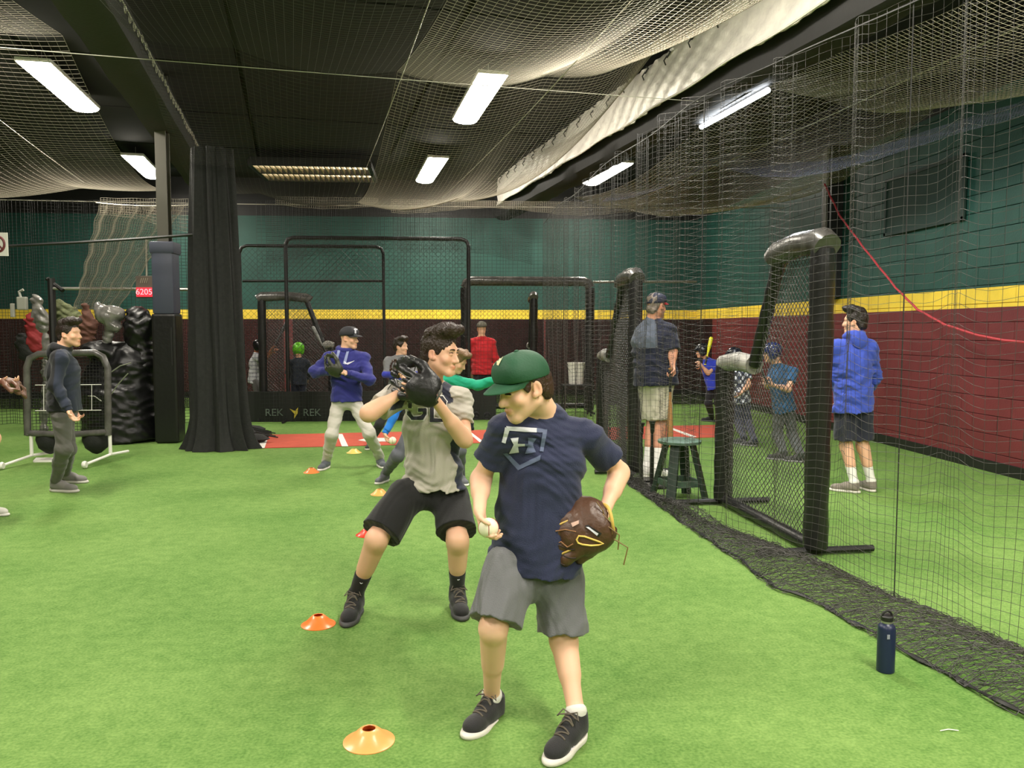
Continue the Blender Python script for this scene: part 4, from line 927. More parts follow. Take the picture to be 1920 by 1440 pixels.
def helmet(par, L_, R, s, h, m):
    P = [ell(L_(0, -.012, .035), (.098*s, .118*s, .105*s), R, .01), ell(L_(-.08, -.01, -.03), (.022*s, .05*s, .055*s), R, .03), ell(L_(.08, -.01, -.03), (.022*s, .05*s, .055*s), R, .03), cap(L_(-.04, .10, .05), L_(.04, .10, .05), .012*s, .012*s, .02), cap(L_(-.045, .13, .04), L_(.045, .13, .04), .010*s, .010*s, .03), ell(L_(0, .05, -.03), (.075*s, .09*s, .075*s), R, .01, 's')]
    return sobj('helmet', P, h, m, par)
def hair_short(par, L_, R, s, h, col, quiff=0, under=False):
    P = [ell(L_(0, -.018, .043), (.083*s, .100*s, .090*s), R, .01)] if not under else [ell(L_(0, -.016, .02), (.080*s, .098*s, .075*s), R, .01)]
    P += [ell(L_(0, -.06, -.03), (.066*s, .05*s, .055*s), R, .03)]
    if quiff:
        for i in range(9):
            x = -.052+.013*i; P.append(cap(L_(x, .02, .105), L_(x*.95+.012, .085+.006*math.sin(i*2), .112+quiff*.6+.008*math.sin(i*1.7)), .028*s, .020*s, .018)); P.append(cap(L_(x, -.05, .10), L_(x, .03, .118+quiff*.5+.006*math.cos(i*2.3)), .026*s, .026*s, .018))
    P += [ell(L_(0, .095, -.03), (.072*s, .058*s, .098*s), R, .01, 's')]
    for sx in (-1, 1): P += [ell(L_(sx*.085, .0, -.035), (.03*s, .034*s, .05*s), R, .01, 's')]
    P += [plane(L_(0, 0, -.075), -(R@Vector((0, 0, 1))), lo=None)]
    if under: P += [plane(L_(0, 0, .045), R@Vector((0, -.25, 1)))]
    ph = R@Vector((1, 0, 0)); pf = R@Vector((0, 1, 0))
    def nz(x, y, z):
        a = (x-L_(0, 0, 0).x)*ph.x+(y-L_(0, 0, 0).y)*ph.y+(z-L_(0, 0, 0).z)*ph.z; b = (x-L_(0, 0, 0).x)*pf.x+(y-L_(0, 0, 0).y)*pf.y+(z-L_(0, 0, 0).z)*pf.z
        return (.0028*np.sin(a*420+3*np.sin(b*60))+.003*np.sin(a*150+b*90)).astype(np.float32)
    return sobj('hair', P, h, M_hair, par, nz if h < .006 else folds(.006, ((60, 40, 30), (-50, 60, 40), (90, 20, -60))), flat(col))
def eyes(par, L_, R, s, look=(0, 0), lidded=False):
    for sx in (-1, 1):
        c = L_(sx*.031, .0745, .0015); e = MB(); n = 10
        e.lathe([(.0125*s*math.sin(math.pi*(i+.05)/(n+.1)), -.0125*s*math.cos(math.pi*(i+.05)/(n+.1))) for i in range(n+1)], c, 14, R); o = e.build('eye', M_eyew, par, smooth=True)
        f = (R@Vector((look[0], 1, look[1]))).normalized(); Rr = basis(f, R@Vector((0, 0, 1)))@Matrix.Rotation(-math.pi/2, 3, 'X')
        mb = MB(); mb.lathe([(.0062*s, .0108*s), (.0055*s, .0122*s), (.003*s, .0132*s)], c, 14, Rr); mb.build('iris', M_iris, o, smooth=True)
        mb = MB(); mb.tube([L_(sx*(.017+.029*i/6), (.0930 if lidded else .0885)-.006*(i/6)**2-.001*abs(i-3), .0095+.0022*math.sin(math.pi*i/6)-(.008 if lidded else 0)) for i in range(7)], (.0034 if lidded else .0022)*s, 5); mb.build("eyelashes", M_brow, par)
        mb = MB(); mb.tube([L_(sx*(.013+.037*i/6), .0935-.010*(i/6)**2, .0245+.0045*math.sin(math.pi*(i+1)/8)) for i in range(7)], [.0032*s, .0042*s, .0045*s, .0042*s, .0036*s, .003*s, .002*s], 6, flat=.8); mb.build('eyebrow', M_brow, par)
def person(label, J, s=1.0, h=.008, skin=SKIN, b=1.0, grp=None):
    """J: hd, face, up, nk, pel, fr, sh[2], el[2], wr[2], hand[2] (or None), hip[2], kn[2], an[2], foot[2]=(heel,toe,up)"""
    t = empty('person', (J['pel'].x, J['pel'].y, 0), label, 'person', grp)
    R = basis(J['face'], J.get('up', (0, 0, 1))); hs = J.get('hs', s); P, L_ = head_prims(J['hd'], R, hs, h < .006)
    nk, pel = J['nk'], J['pel']; up = (nk-pel).normalized(); fr_ = Vector(J['fr']); fr_ = (fr_-up*fr_.dot(up)).normalized(); side = fr_.cross(up).normalized(); RT = Matrix((side, fr_, up)).transposed()
    P += [cap(L_(0, -.025, -.05), nk, .052*hs*b**.5, .055*s*b**.5, .03*s), cap(L_(0, -.03, 0), nk, .05*hs, .055*s, .02*s)]
    c = lambda q: lerp(pel, nk, q)
    P += [ell(c(.66)-fr_*.0, (.145*s*b, .092*s*b, .17*s), RT, .05*s), ell(c(.30), (.122*s*b, .088*s*b, .16*s), RT, .05*s), ell(c(.02), (.140*s*b, .092*s*b, .11*s), RT, .05*s), cap(J['sh'][0], J['sh'][1], .045*s, .045*s, .05*s), cap(nk, J['sh'][0], .045*s, .045*s, .03*s), cap(nk, J['sh'][1], .045*s, .045*s, .03*s)]
    for i in (0, 1):
        S, E_, Wr = J['sh'][i], J['el'][i], J['wr'][i]
        P += [cap(S, E_, .050*s*b**.5, .038*s, .03*s), cap(E_, Wr, .037*s, .026*s, .02*s), cap(lerp(E_, Wr, .10), lerp(E_, Wr, .42), .042*s, .036*s, .03*s)]
        H = J['hand'][i] if J.get('hand') else None
        if H: P += hand_prims(Wr, *H[:3], s=s*1.0, **(H[3] if len(H) > 3 else {}))
        Hp, K, A_ = J['hip'][i], J['kn'][i], J['an'][i]
        P += [cap(Hp, K, .078*s*b, .053*s, .03*s), cap(K, A_, .050*s, .034*s, .02*s), cap(lerp(K, A_, .15)-fr_*.012*s, lerp(K, A_, .5)-fr_*.008*s, .052*s, .042*s, .03*s), ell(K, (.054*s, .056*s, .06*s), None, .03*s)]
        hl, te, _ = J['foot'][i]; P += [cap(A_, lerp(hl, te, .15)+Vector((0, 0, .04)), .034*s, .032*s, .02*s), cap(lerp(hl, te, .15)+Vector((0, 0, .04)), lerp(hl, te, .8)+Vector((0, 0, .026)), .03*s, .022*s, .02*s)]
    Ri = np.array(R).T; hd = np.array(J['hd']); ths = hs
    def col(v):
        cc = np.tile(np.array(skin, dtype=np.float32), (len(v), 1)); q = (v-hd)@Ri.T/ths
        lip = np.exp(-(((q[:, 0])/.021)**4+((q[:, 1]-.095)/.02)**4+((q[:, 2]+.069)/.0105)**4)); ck = .35*np.exp(-(((np.abs(q[:, 0])-.042)/.022)**2+((q[:, 1]-.07)/.03)**2+((q[:, 2]+.03)/.022)**2)); er = .45*np.exp(-(((np.abs(q[:, 0])-.082)/.012)**2+((q[:, 2]+.004)/.03)**2))
        red = np.array([1.0, .62, .58]); w = np.clip(lip+ck+er, 0, 1)[:, None]*.8; return (cc*(1-w)+cc*red*w).astype(np.float32)
    sobj('body', P, h, M_skin, t, None, col, key='body'+t.name)
    if h < .0065: eyes(t, L_, R, hs, J.get('look', (0, 0)), J.get('lid', False))
    return t, dict(L=L_, R=R, hs=hs, s=s, b=b, c=c, up=up, fr=fr_, side=side, RT=RT, J=J, h=h)
def top(t, B, col, sleeve=.6, hem=None, loose=1.0, colf=None, seed=1, name='shirt', full=False, collar=None, amp=.008, armfat=1.0, hw=1.0):
    J, s, b, c, fr_, RT = B['J'], B['s'], B['b'], B['c'], B['fr'], B['RT']; L1 = loose
    hem = hem or lerp(J['pel'], J['nk'], -.12)
    P = [ell(c(.66), (.160*s*b*L1, .108*s*b*L1, .175*s), RT, .05*s), cap(hem-B['up']*.12*s, c(.60), .176*s*b*L1*hw, .150*s*b*L1, .06*s, fl=(fr_, .74)), cap(J['sh'][0], J['sh'][1], .058*s*L1, .058*s*L1, .05*s), cap(J['nk']-B['up']*.02*s, J['sh'][0], .058*s, .059*s, .04*s), cap(J['nk']-B['up']*.02*s, J['sh'][1], .058*s, .059*s, .04*s)]
    nd = (J['hd']-J['nk']).normalized(); P.append(slv(J['nk']-nd*.06*s, J['nk']+nd*(.012 if collar is not None else .018)*s, .068*s, .064*s, .025*s))
    P.append(plane(hem, -B['up']))
    for i in (0, 1):
        S, E_, Wr = J['sh'][i], J['el'][i], J['wr'][i]
        if sleeve <= 1: P.append(slv(S, lerp(S, E_, sleeve), .060*s*L1, .066*s*L1*b**.4*armfat, .035*s))
        else: P += [ell(S, (.060*s*L1,)*3, None, .04*s), cap(S, E_, .060*s*L1*b**.5, .054*s*L1, .03*s), slv(E_, lerp(E_, Wr, sleeve-1), .056*s*L1, .040*s*L1, .03*s)]
    base = colf if colf else flat(col)
    o = sobj(name, P, max(B['h'], .0045), M_cloth, t, folds(amp*s, seed=seed), base, key=name+t.name)
    if collar is not None:
        q = J['nk']+nd*.002*s; cl = sobj('collar', [cone(q, q+nd*.016*s, .0685*s, .064*s, .01), cone(q-nd*.01, q+nd*.05*s, .0575*s, .0555*s, .002, op='s')], .0035, M_cloth, o, None, flat(collar))
    if sleeve > 1 and B['h'] < .009:
        for i in (0, 1):
            E_, Wr = J['el'][i], J['wr'][i]; q = lerp(E_, Wr, sleeve-1); dd = (Wr-E_).normalized(); sobj('cuff', [cone(q-dd*.012*s, q+dd*.04*s, .036*s*L1, .034*s*L1, .01)], .006, M_cloth, o, None, base)
    return o
def hood(t, B, col, par):
    J, s = B['J'], B['s']; nk = J['nk']; u, f, sd = B['up'], B['fr'], B['side']
    P = []
    q = [nk+sd*.075*s*math.sin(a)+f*(.055*math.cos(a)-.01)*s+u*(.02-.02*math.cos(a))*s for a in np.linspace(-2.6, 2.6, 12)]
    P = [cap(q[i], q[i+1], .03*s, .03*s, .02*s) for i in range(11)]+[ell(nk-f*.085*s-u*.035*s, (.085*s, .045*s, .085*s), B['RT'], .04*s), ell(nk+u*.05*s, (.055*s, .055*s, .06*s), B['RT'], .01, 's')]
    return sobj('hood', P, max(B['h'], .006), M_cloth, par, folds(.004, seed=3), flat(col))
def shorts(t, B, col, frac=.85, flare=1.0, seed=2, name='shorts', colf=None, amp=.008, ends=None, crotch=0):
    J, s, b = B['J'], B['s'], B['b']; P = [ell(B['c'](.03), (.158*s*b, .112*s*b, .13*s), B['RT'], .05*s)]
    for i in (0, 1):
        Hp, K = J['hip'][i], J['kn'][i]; e = lerp(Hp, K, ends[i] if ends else frac); P.append(slv(lerp(Hp, K, .06), e, .098*s*b**.5, .094*s*flare*b**.5, .045*s))
    if crotch: P.append(cap(lerp(J['hip'][0], J['kn'][0], crotch), lerp(J['hip'][1], J['kn'][1], crotch), .075*s*b, .075*s*b, .05*s))
    P.append(plane(B['c'](.22), B['up'])); return sobj(name, P, max(B['h'], .0045), M_cloth, t, folds(amp*s, ((34, 14, -16), (-38, 20, 14), (26, -31, 30)), seed=seed), colf or flat(col), key=name+t.name)
def pants(t, B, col, fit=1.0, end=1.08, seed=2, name='trousers', colf=None, amp=.006):
    J, s, b = B['J'], B['s'], B['b']; P = [ell(B['c'](.03), (.148*s*b, .104*s*b, .12*s), B['RT'], .05*s)]
    for i in (0, 1):
        Hp, K, A_ = J['hip'][i], J['kn'][i], J['an'][i]
        P += [cap(Hp, K, .086*s*b*fit, .064*s*fit, .03*s), slv(K, lerp(K, A_, end), .064*s*fit, .052*s*fit, .03*s), ell(K, (.069*s*fit,)*3, None, .03*s), cap(lerp(K, A_, .12)-B['fr']*.010*s, lerp(K, A_, .5)-B['fr']*.006*s, .062*s*fit, .052*s*fit, .03*s)]
    P.append(plane(B['c'](.25), B['up'])); return sobj(name, P, max(B['h'], .0045), M_cloth, t, folds(amp*s, seed=seed), colf or flat(col), key=name+t.name)
def socks(t, B, col, start=.8, m=None):
    J, s = B['J'], B['s']
    for i in (0, 1):
        K, A_ = J['kn'][i], J['an'][i]; hl, te, _ = J['foot'][i]; r0 = (.044 if start < .9 else .0385)+.014*max(0, .8-start)
        P = [cone(lerp(K, A_, start), A_, r0*s, .038*s, .02*s), ell(A_, (.038*s,)*3, None, .02*s), cap(A_, lerp(hl, te, .2)+Vector((0, 0, .05)), .037*s, .036*s, .02*s)]
        sobj('sock', P, max(B['h']*.8, .004), M_cloth, t, None, flat(col))
def shoes(t, B, upper, sole, laces=False, s=None):
    out = []
    for i in (0, 1):
        hl, te, u = B['J']['foot'][i]; out.append(shoe(t, hl, te, u, (te-hl).length/.272, upper, sole, B['h'], laces))
    return out
def glove(label, w, d, n, t, s=1.0, h=.006, col=rgb(70, 48, 34), trim=None, close=.35, colf=None, strap=True):
    """baseball glove; w wrist end, d to the fingertips, n out of the palm, t towards the thumb"""
    w = Vector(w); d = Vector(d).normalized(); n = (Vector(n)-d*Vector(n).dot(d)).normalized(); t0 = d.cross(n); t = t0 if t0.dot(Vector(t)) > 0 else -t0
    R = Matrix((t, d, n)).transposed(); L_ = lambda a, b, c: w+R@Vector((a, b, c))*s
    T = empty('baseball_glove', w, label, 'glove', 'fielding gloves'); cz = close
    P = [ell(L_(0, .075, -.004), (.075*s, .085*s, .036*s), R, .03*s), ell(L_(-.005, .03, 0), (.06*s, .045*s, .04*s), R, .03*s), cap(L_(-.05, .03, .02), L_(-.07, .12, .03+.1*cz), .024*s, .022*s, .03*s), cap(L_(.045, .03, .02), L_(.06, .07, .03), .028*s, .028*s, .03*s)]
    xs = (.050, .020, -.012, -.045)
    for i, x in enumerate(xs):
        a = L_(x*.95, .10, -.005); b_ = L_(x*1.25, .165, .010+.06*cz); c_ = L_(x*1.35, .225-.012*abs(i-1), .045+.16*cz)
        P += [cap(a, b_, .022*s, .021*s, .007*s), cap(b_, c_, .021*s, .017*s, .009*s)]
    P += [cap(L_(.06, .04, .01), L_(.105, .10, .035+.06*cz), .026*s, .024*s, .02*s), cap(L_(.105, .10, .035+.06*cz), L_(.115, .165, .055+.14*cz), .024*s, .018*s, .01*s)]
    P += [ell(L_(.09, .175, .035+.12*cz), (.038*s, .05*s, .012*s), R, .01*s)]
    P += [ell(L_(.015, .13, .085), (.062*s, .075*s, .062*s), R, .02*s, 's'), cone(L_(0, -.03, .0), L_(0, .05, .0), .036*s, .03*s, .01, op='s')]
    base = colf or flat(col); o = sobj('leather', P, h, M_leather, T, folds(.0018*s, ((60, 40, 50), (-80, 50, 30), (40, -90, 60)), 2), base, key='glove'+T.name)
    mt = mat('glove_trim_'+T.name, trim if trim else tuple(min(1, q*1.8) for q in col), .5)
    if h < .008:
        for i in range(3):
            x = (xs[i]+xs[i+1])/2*1.28; mb = MB(); mb.tube([L_(x, .12, -.022), L_(x, .17, -.006+.05*cz), L_(x*1.05, .205, .025+.14*cz)], .0032*s, 6); mb.build('lace', mt, o, smooth=True)
        for q in (.12, .145, .17, .195): mb = MB(); mb.tube([L_(.125, q, .03+.1*cz), L_(.09, q+.01, .052+.1*cz), L_(.062, q+.012, .04+.09*cz)], .0035*s, 6); mb.build('web_lace', mt, o, smooth=True)
        mb = MB(); mb.tube([L_(.075*math.cos(a)*.95, .225+.01*math.sin(a*3), .05+.16*cz+.0*a) for a in np.linspace(.2, math.pi-.2, 12)], .003*s, 6); mb.build('tip_lace', mt, o, smooth=True)
        mb = MB(); mb.tube([L_(.045*math.cos(a), .0+.006*math.sin(2*a), .042*math.sin(a)) for a in np.linspace(0, 2*math.pi, 25)[:-1]], .0055*s, 8, closed=True); mb.build('wrist_trim', mt, o, smooth=True)
    return T, L_, o
def bat(label, a, b, col, rr=(.012, .016, .032, .03)):
    a = Vector(a); b = Vector(b); mb = MB(); mb.tube([a, a.lerp(b, .015), a.lerp(b, .03), a.lerp(b, .4), a.lerp(b, .65), a.lerp(b, .95), b], [.022, .022, rr[0], rr[0]*1.15, rr[2]*.85, rr[2], rr[2]*.6], 14)
    t = empty('baseball_bat', a, label, 'bat'); mb.build('barrel', mat('bat_'+label[:8], col, .35), t, smooth=True)
    mb = MB(); mb.tube([a.lerp(b, .03), a.lerp(b, .3)], rr[0]*1.18, 10); mb.build('grip', M_black, t, smooth=True); return t
UPZ = Vector((0, 0, 1))
def foot(px_toe, px_heel, L_=None):
    a = G(*px_toe); b = G(*px_heel); return b, a
# ------------------------------------------------------------------ 1 boy in green cap
NAVY = rgb(34, 40, 70); Y = 3.0
hl1 = G(1090, 1378); tl1 = G(1052, 1414); dl = (tl1-hl1); dl = Vector((dl.x, dl.y, 0)).normalized(); tl1 = hl1+dl*.262
toe0 = G(872, 1388); h0 = at(958, 1330, 3.20)
d0 = (h0-toe0).normalized(); h0 = toe0+d0*.262
J = dict(hd=at(981, 724, 2.93), face=Vector((-.84, -.42, -.30)), up=Vector((-.22, -.12, 1)), hs=1.0, nk=at(1022, 779, 3.04), pel=at(1005, 1040, 3.03), fr=Vector((-.28, -1, .05)), lid=True,
    sh=[at(948, 805, 2.97), at(1098, 818, 3.06)], el=[at(902, 896, 3.07), at(1163, 884, 3.16)], wr=[at(899, 958, 2.90), at(1128, 972, 2.98)],
    hand=[(Vector((.25, -.45, -.85)), Vector((.85, -.3, .3)), Vector((.2, -.9, .2)), dict(curl=(.55, .6, .65, .75), thumb=.45)), (Vector((-.84, -.06, -.5)), Vector((.1, .98, .1)), Vector((-.3, 0, 1)), dict(curl=(.12, .12, .12, .12), thumb=.1, spread=.05))],
    hip=[at(955, 1056, 3.0), at(1050, 1060, 3.06)], kn=[at(925, 1178, 2.88), at(1056, 1196, 3.0)], an=[h0+Vector((.0, 0, .11))+(-d0)*.05, hl1+dl*.045+Vector((0, 0, .11))], foot=[(h0, toe0, UPZ), (hl1, tl1, UPZ)])
t, B = person('boy in green cap, navy t-shirt and grey shorts standing nearest the camera, looking down', J, s=.90, h=.0042, skin=SKIN2, b=1.03)
P1 = t
cap_hat(t, B['L'], B['R'], 1.0, .0042, rgb(24, 74, 46), rgb(28, 82, 52))
hair_short(t, B['L'], B['R'], 1.0, .0042, rgb(56, 38, 28), 0, True)
sh = top(t, B, NAVY, .64, hem=at(1000, 1068, 3.03), loose=1.06, hw=1.12, seed=11, collar=rgb(30, 36, 62), amp=.008)
so = shorts(t, B, rgb(100, 101, 103), 1.0, 1.16, ends=(.90, .92), seed=5, amp=.010, crotch=.28)
socks(t, B, rgb(215, 212, 205), .985)
ss = shoes(t, B, rgb(30, 30, 31), rgb(215, 210, 200), True)
M_wp = mat('white_print', rgb(205, 205, 215), .7); M_gp = mat('grey_print', rgb(88, 98, 126), .7)
decal('white_print', [[(949, 799), (1006, 803), (1006, 811), (951, 807)], [(947, 801), (956, 803), (948, 831), (941, 829)], [(957, 822), (972, 820), (970, 832), (963, 834)], [(963, 833), (970, 832), (973, 848), (954, 850)], [(965, 831), (984, 832), (984, 836), (966, 837)]], 'shirt'+t.name, M_wp, sh)
decal('grey_print', [[(1006, 803), (1026, 805), (1025, 812), (1006, 811)], [(1018, 806), (1026, 806), (1019, 847), (1012, 846)], [(943, 850), (951, 849), (975, 872), (972, 882)], [(975, 872), (1014, 853), (1013, 862), (972, 882)], [(990, 820), (1006, 822), (999, 832), (990, 832)], [(984, 832), (1000, 832), (999, 837), (984, 836)], [(990, 836), (999, 834), (1005, 848), (985, 851)]], 'shirt'+t.name, M_gp, sh)
decal('cap_letter', stroke([(925, 684), (932, 667)], 4)+stroke([(932, 667), (934, 684)], 3)+stroke([(934, 684), (943, 666)], 4), 'cap'+t.name, mat('cream_thread', rgb(225, 215, 170), .8), t)
decal('shoe_letter', stroke([(1081, 1385), (1083, 1373)], 2.6)+stroke([(1083, 1373), (1088, 1385)], 2.6)+stroke([(1088, 1385), (1090, 1373)], 2.6), 'body'+t.name, M_wp, t) if False else None
L_ = ss[1][1]
for sy in (-1, 1):
    mb = MB(); q = [(.135, .018), (.135, .05), (.165, .02), (.165, .048)]
    mb.tube([L_(a, sy*(.0415-.012*(c-.018)/.032), c) for a, c in ((.14, .02), (.135, .052), (.165, .022), (.16, .052))], .0035, 5); mb.build('shoe_letter', M_wp, ss[1][0])
baseball(J['wr'][0]+Vector((.03, -.055, -.05)), 'white baseball held in the lowered hand of the green-capped boy', 'held baseballs')
GB = rgb(78, 52, 36)
gt, GL, go = glove('dark brown leather fielding glove with yellow trim on the green-capped boy', at(1140, 972, 2.95), Vector((-.92, -.16, -.36)), Vector((-.1, .93, -.3)), Vector((-.3, 0, 1)), 1.25, .005, GB, rgb(212, 176, 88), .08)
mtan = mat('yellow_binding', rgb(224, 190, 96), .5)
def on_glove(pxs, key, r, name, m, par, off=.004, closed=False):
    v, q = SURF[key]; T = BVHTree.FromPolygons(v.tolist(), q.tolist()); out = []
    for x, y in pxs:
        d = ray(x, y).normalized(); hit, nr, _, _ = T.ray_cast(CAM, d)
        if hit is not None: out.append(hit-d*off)
    if len(out) > 2: mb = MB(); mb.tube(out, r, 8, closed=closed); return mb.build(name, m, par, smooth=True)
gk = 'glove'+gt.name
on_glove([(1081, 1012), (1085, 1005), (1096, 1006), (1110, 1011), (1124, 1016), (1131, 1019), (1122, 1022), (1108, 1023), (1092, 1021), (1084, 1018)], gk, .0035, 'finger_hole_binding', mtan, go, closed=True)
for k_, q_ in enumerate((((1075, 1062), (1045, 1062), (1018, 1052)), ((1080, 1046), (1045, 1044), (1014, 1036)), ((1078, 1030), (1045, 1026), (1013, 1018)))):
    on_glove([(q_[0][0]+(q_[2][0]-q_[0][0])*j/10, q_[0][1]+(q_[2][1]-q_[0][1])*j/10+2*math.sin(j)) for j in range(11)], gk, .0028, 'finger_lacing', mat('brown_seam', rgb(46, 30, 20), .6), go, .001)
on_glove([(1030, 1010), (1040, 1020), (1052, 1016), (1064, 1026), (1074, 1020)], gk, .0025, 'lace_highlight', mat('tan_highlight', rgb(150, 105, 70), .6), go)  # tan line painted on as a highlight across the glove fingers
on_glove([(1017, 998), (1040, 996), (1060, 993), (1080, 997)], gk, .002, 'seam_highlight', mat('tan_highlight', rgb(150, 105, 70), .6), go)  # second painted tan highlight, along the upper edge of the glove
decal('patch', [[(1096, 986), (1103, 984), (1128, 1000), (1122, 1007)]], gk, M_black, go, .003)
decal('patch_lettering', [[(1098, 988), (1103, 988), (1122, 1000), (1119, 1004)]], gk, M_wp, go, .005)
decal('palm_mark', [[(1071, 981), (1085, 976), (1085, 982), (1074, 988)]], gk, mat('pinkish_mark', rgb(200, 165, 150), .6), go, .004)
for i in range(4): mb = MB(); c = GL(.06-.04*i, .02, -.04); mb.tube([c, c+Vector((.02+.01*i, -.01, -.03)), c+Vector((.035, -.01, -.065-.01*i))], .0025, 5); mb.build('loose_lace', mat('raw_lace', rgb(120, 92, 50), .6), go)

# ------------------------------------------------------------------ 2 pitcher in grey shirt
GREY = rgb(172, 166, 154)
hA = at(654, 1150, 4.28); hA.z = 0; dA = Vector((-.12, -1, 0)).normalized(); fA = G(648, 1178); fA = Vector((fA.x, fA.y, 0)); hA = fA-dA*.27
fB = G(868, 1166); dB = Vector((.12, -1, 0)).normalized(); hB = fB-dB*.27
Y = 4.3
J = dict(hd=at(826, 662, 4.28), face=Vector((.86, -.48, -.1)), up=Vector((.06, 0, 1)), hs=.98, nk=at(808, 722, 4.32), pel=at(812, 905, 4.36), fr=Vector((-.28, -1, .02)), look=(.1, 0),
    sh=[at(752, 742, 4.22), at(862, 748, 4.40)], el=[at(690, 776, 4.05), at(872, 826, 4.20)], wr=[at(750, 738, 4.10), at(812, 745, 4.04)],
    hand=[(Vector((.9, .0, .25)), Vector((.1, -.9, -.2)), Vector((0, -.2, 1)), dict(curl=(.5, .6, .7, .8))), (Vector((-.9, -.1, .35)), Vector((.1, 1, 0)), Vector((.2, 0, 1)), dict(curl=(.12, .12, .12, .12), thumb=.1, spread=.05))],
    hip=[at(762, 925, 4.32), at(846, 925, 4.4)], kn=[at(706, 1012, 4.14), at(858, 1014, 4.18)], an=[hA+dA*.045+Vector((0, 0, .10)), hB+dB*.045+Vector((0, 0, .10))], foot=[(hA, fA, UPZ), (hB, fB, UPZ)])
t, B = person('dark-haired boy in grey lettered t-shirt and black shorts, hands raised in a black glove', J, s=1.0, h=.005, skin=SKIN, b=.9)
hair_short(t, B['L'], B['R'], .98, .0045, rgb(50, 36, 28), .035)
sd = np.array(B['side']); nkp = np.array(J['nk']); upn = np.array(B['up']); frn = np.array(B['fr'])
def colp(v):
    q = v-nkp; a = q@sd; z = q@upn; c = np.tile(np.array(GREY, dtype=np.float32), (len(v), 1)); nv = np.array(rgb(34, 38, 58), dtype=np.float32)
    m = (np.abs(np.abs(a)-.085-.35*np.clip(-z-.02, 0, 1)) < .018) & (z > -.09) & (z < .05); c[m] = nv
    m = (a < -.118) & (z < -.2) & (np.abs(q@frn) < .06); c[m] = nv; return c
sh = top(t, B, GREY, .66, hem=at(814, 912, 4.36), loose=1.02, hw=1.12, colf=colp, seed=21, collar=rgb(40, 42, 58), amp=.012)
M_ltw = mat('letter_white', rgb(220, 218, 212), .8); M_ltn = mat('letter_navy', rgb(44, 44, 54), .8)
Gs = [(797, 752), (792, 744), (774, 744), (768, 752), (768, 776), (774, 784), (792, 784), (797, 776), (797, 768), (786, 768)]
Bs = [(810, 787), (810, 747), (828, 747), (833, 754), (832, 764), (826, 767), (834, 771), (835, 782), (830, 788), (808, 788)]
decal('letter_outline', stroke(Gs, 11)+stroke(Bs, 11), 'shirt'+t.name, M_ltw, sh, .002, 4)
decal('letter', stroke(Gs, 7)+stroke(Bs, 7), 'shirt'+t.name, M_ltn, sh, .0045, 4)
shorts(t, B, rgb(13, 13, 14), 1.0, 1.25, ends=(.86, .82), seed=7, amp=.005, crotch=.1)
socks(t, B, rgb(18, 18, 19), .62); shoes(t, B, rgb(24, 24, 25), rgb(70, 70, 70), True)
for i in (0, 1):
    q = lerp(J['kn'][i], J['an'][i], .72); mb = MB(); mb.tube([q+Vector((-.014, -.043, .01)), q+Vector((.004, -.046, -.008)), q+Vector((.012, -.045, -.004))], .0025, 5); mb.build('sock_mark', M_wp, t)
glove('black leather fielding glove raised to the face of the grey-shirted pitcher', at(822, 738, 4.03), Vector((-.95, -.08, .22)), Vector((.12, .98, .1)), Vector((.1, 0, 1)), 1.05, .0055, rgb(26, 26, 26), rgb(88, 88, 84), .5)

# ------------------------------------------------------------------ helper for the others
def quick(label, Yd, hd, face, nk, pel, fr_, sh_, el, wr, hip, kn, feet, s=1.0, h=.008, skin=SKIN, b=1.0, hand=None, dY=None, hs=None, up=(0, 0, 1), toes=None, fl=.26):
    """joints are given where they stand in the cage: (x,y) of the photo at depth Yd plus an offset"""
    def A_(p): return at(p[0], p[1], Yd+(p[2] if len(p) > 2 else 0))
    F_ = []; an = []
    for i, f in enumerate(feet):
        g = G(f[0], f[1]); d = Vector(toes[i]).normalized() if toes else Vector((0, -1, 0)); hh = Vector((g.x, g.y, 0))-d*fl*s*.5; F_.append((hh, hh+d*fl*s, UPZ)); an.append(hh+d*.045*s+Vector((0, 0, .1*s)))
    def hd_(i):
        if hand and hand[i]: return hand[i]
        E_, Wp = A_(el[i]), A_(wr[i]); d = (Wp-E_).normalized(); return (d, Vector(face)*.3+Vector((0, 0, .2)), Vector((0, -1, 0)))
    J = dict(hd=A_(hd), face=Vector(face), up=Vector(up), nk=A_(nk), pel=A_(pel), fr=Vector(fr_), sh=[A_(p) for p in sh_], el=[A_(p) for p in el], wr=[A_(p) for p in wr], hand=[hd_(0), hd_(1)], hip=[A_(p) for p in hip], kn=[A_(p) for p in kn], an=an, foot=F_)
    if hs: J['hs'] = hs
    return person(label, J, s, h, skin, b)

# 3 boy in blue hoodie and cap
BLUE = rgb(40, 42, 120)
t, B = quick('boy in dark cap, blue hoodie and light grey baseball pants holding an olive glove', 8.75, (655, 634), (.9, -.4, -.05), (648, 658), (650, 752), (.25, -1, 0), [(618, 672, -.05), (681, 672, .05)], [(590, 697, -.05), (693, 712, -.12)], [(622, 697, -.22), (652, 700, -.25)], [(634, 760), (667, 760)], [(622, 815, -.12), (692, 812, -.12)], [(607, 880), (716, 876)], s=.96, h=.008, b=.95, toes=[(-.25, -1, 0), (.35, -1, 0)])
cap_hat(t, B['L'], B['R'], .99, .0065, rgb(36, 36, 42), rgb(28, 28, 32), button=False)
decal('cap_letter', stroke([(666, 617), (666, 629)], 3)+stroke([(664, 618), (669, 618)], 2)+stroke([(664, 628), (669, 628)], 2), 'cap'+t.name, M_wp, t, .004, 3)
o = top(t, B, BLUE, 1.92, hem=at(650, 752, 8.75), loose=1.12, seed=31, amp=.010); hood(t, B, BLUE, o)
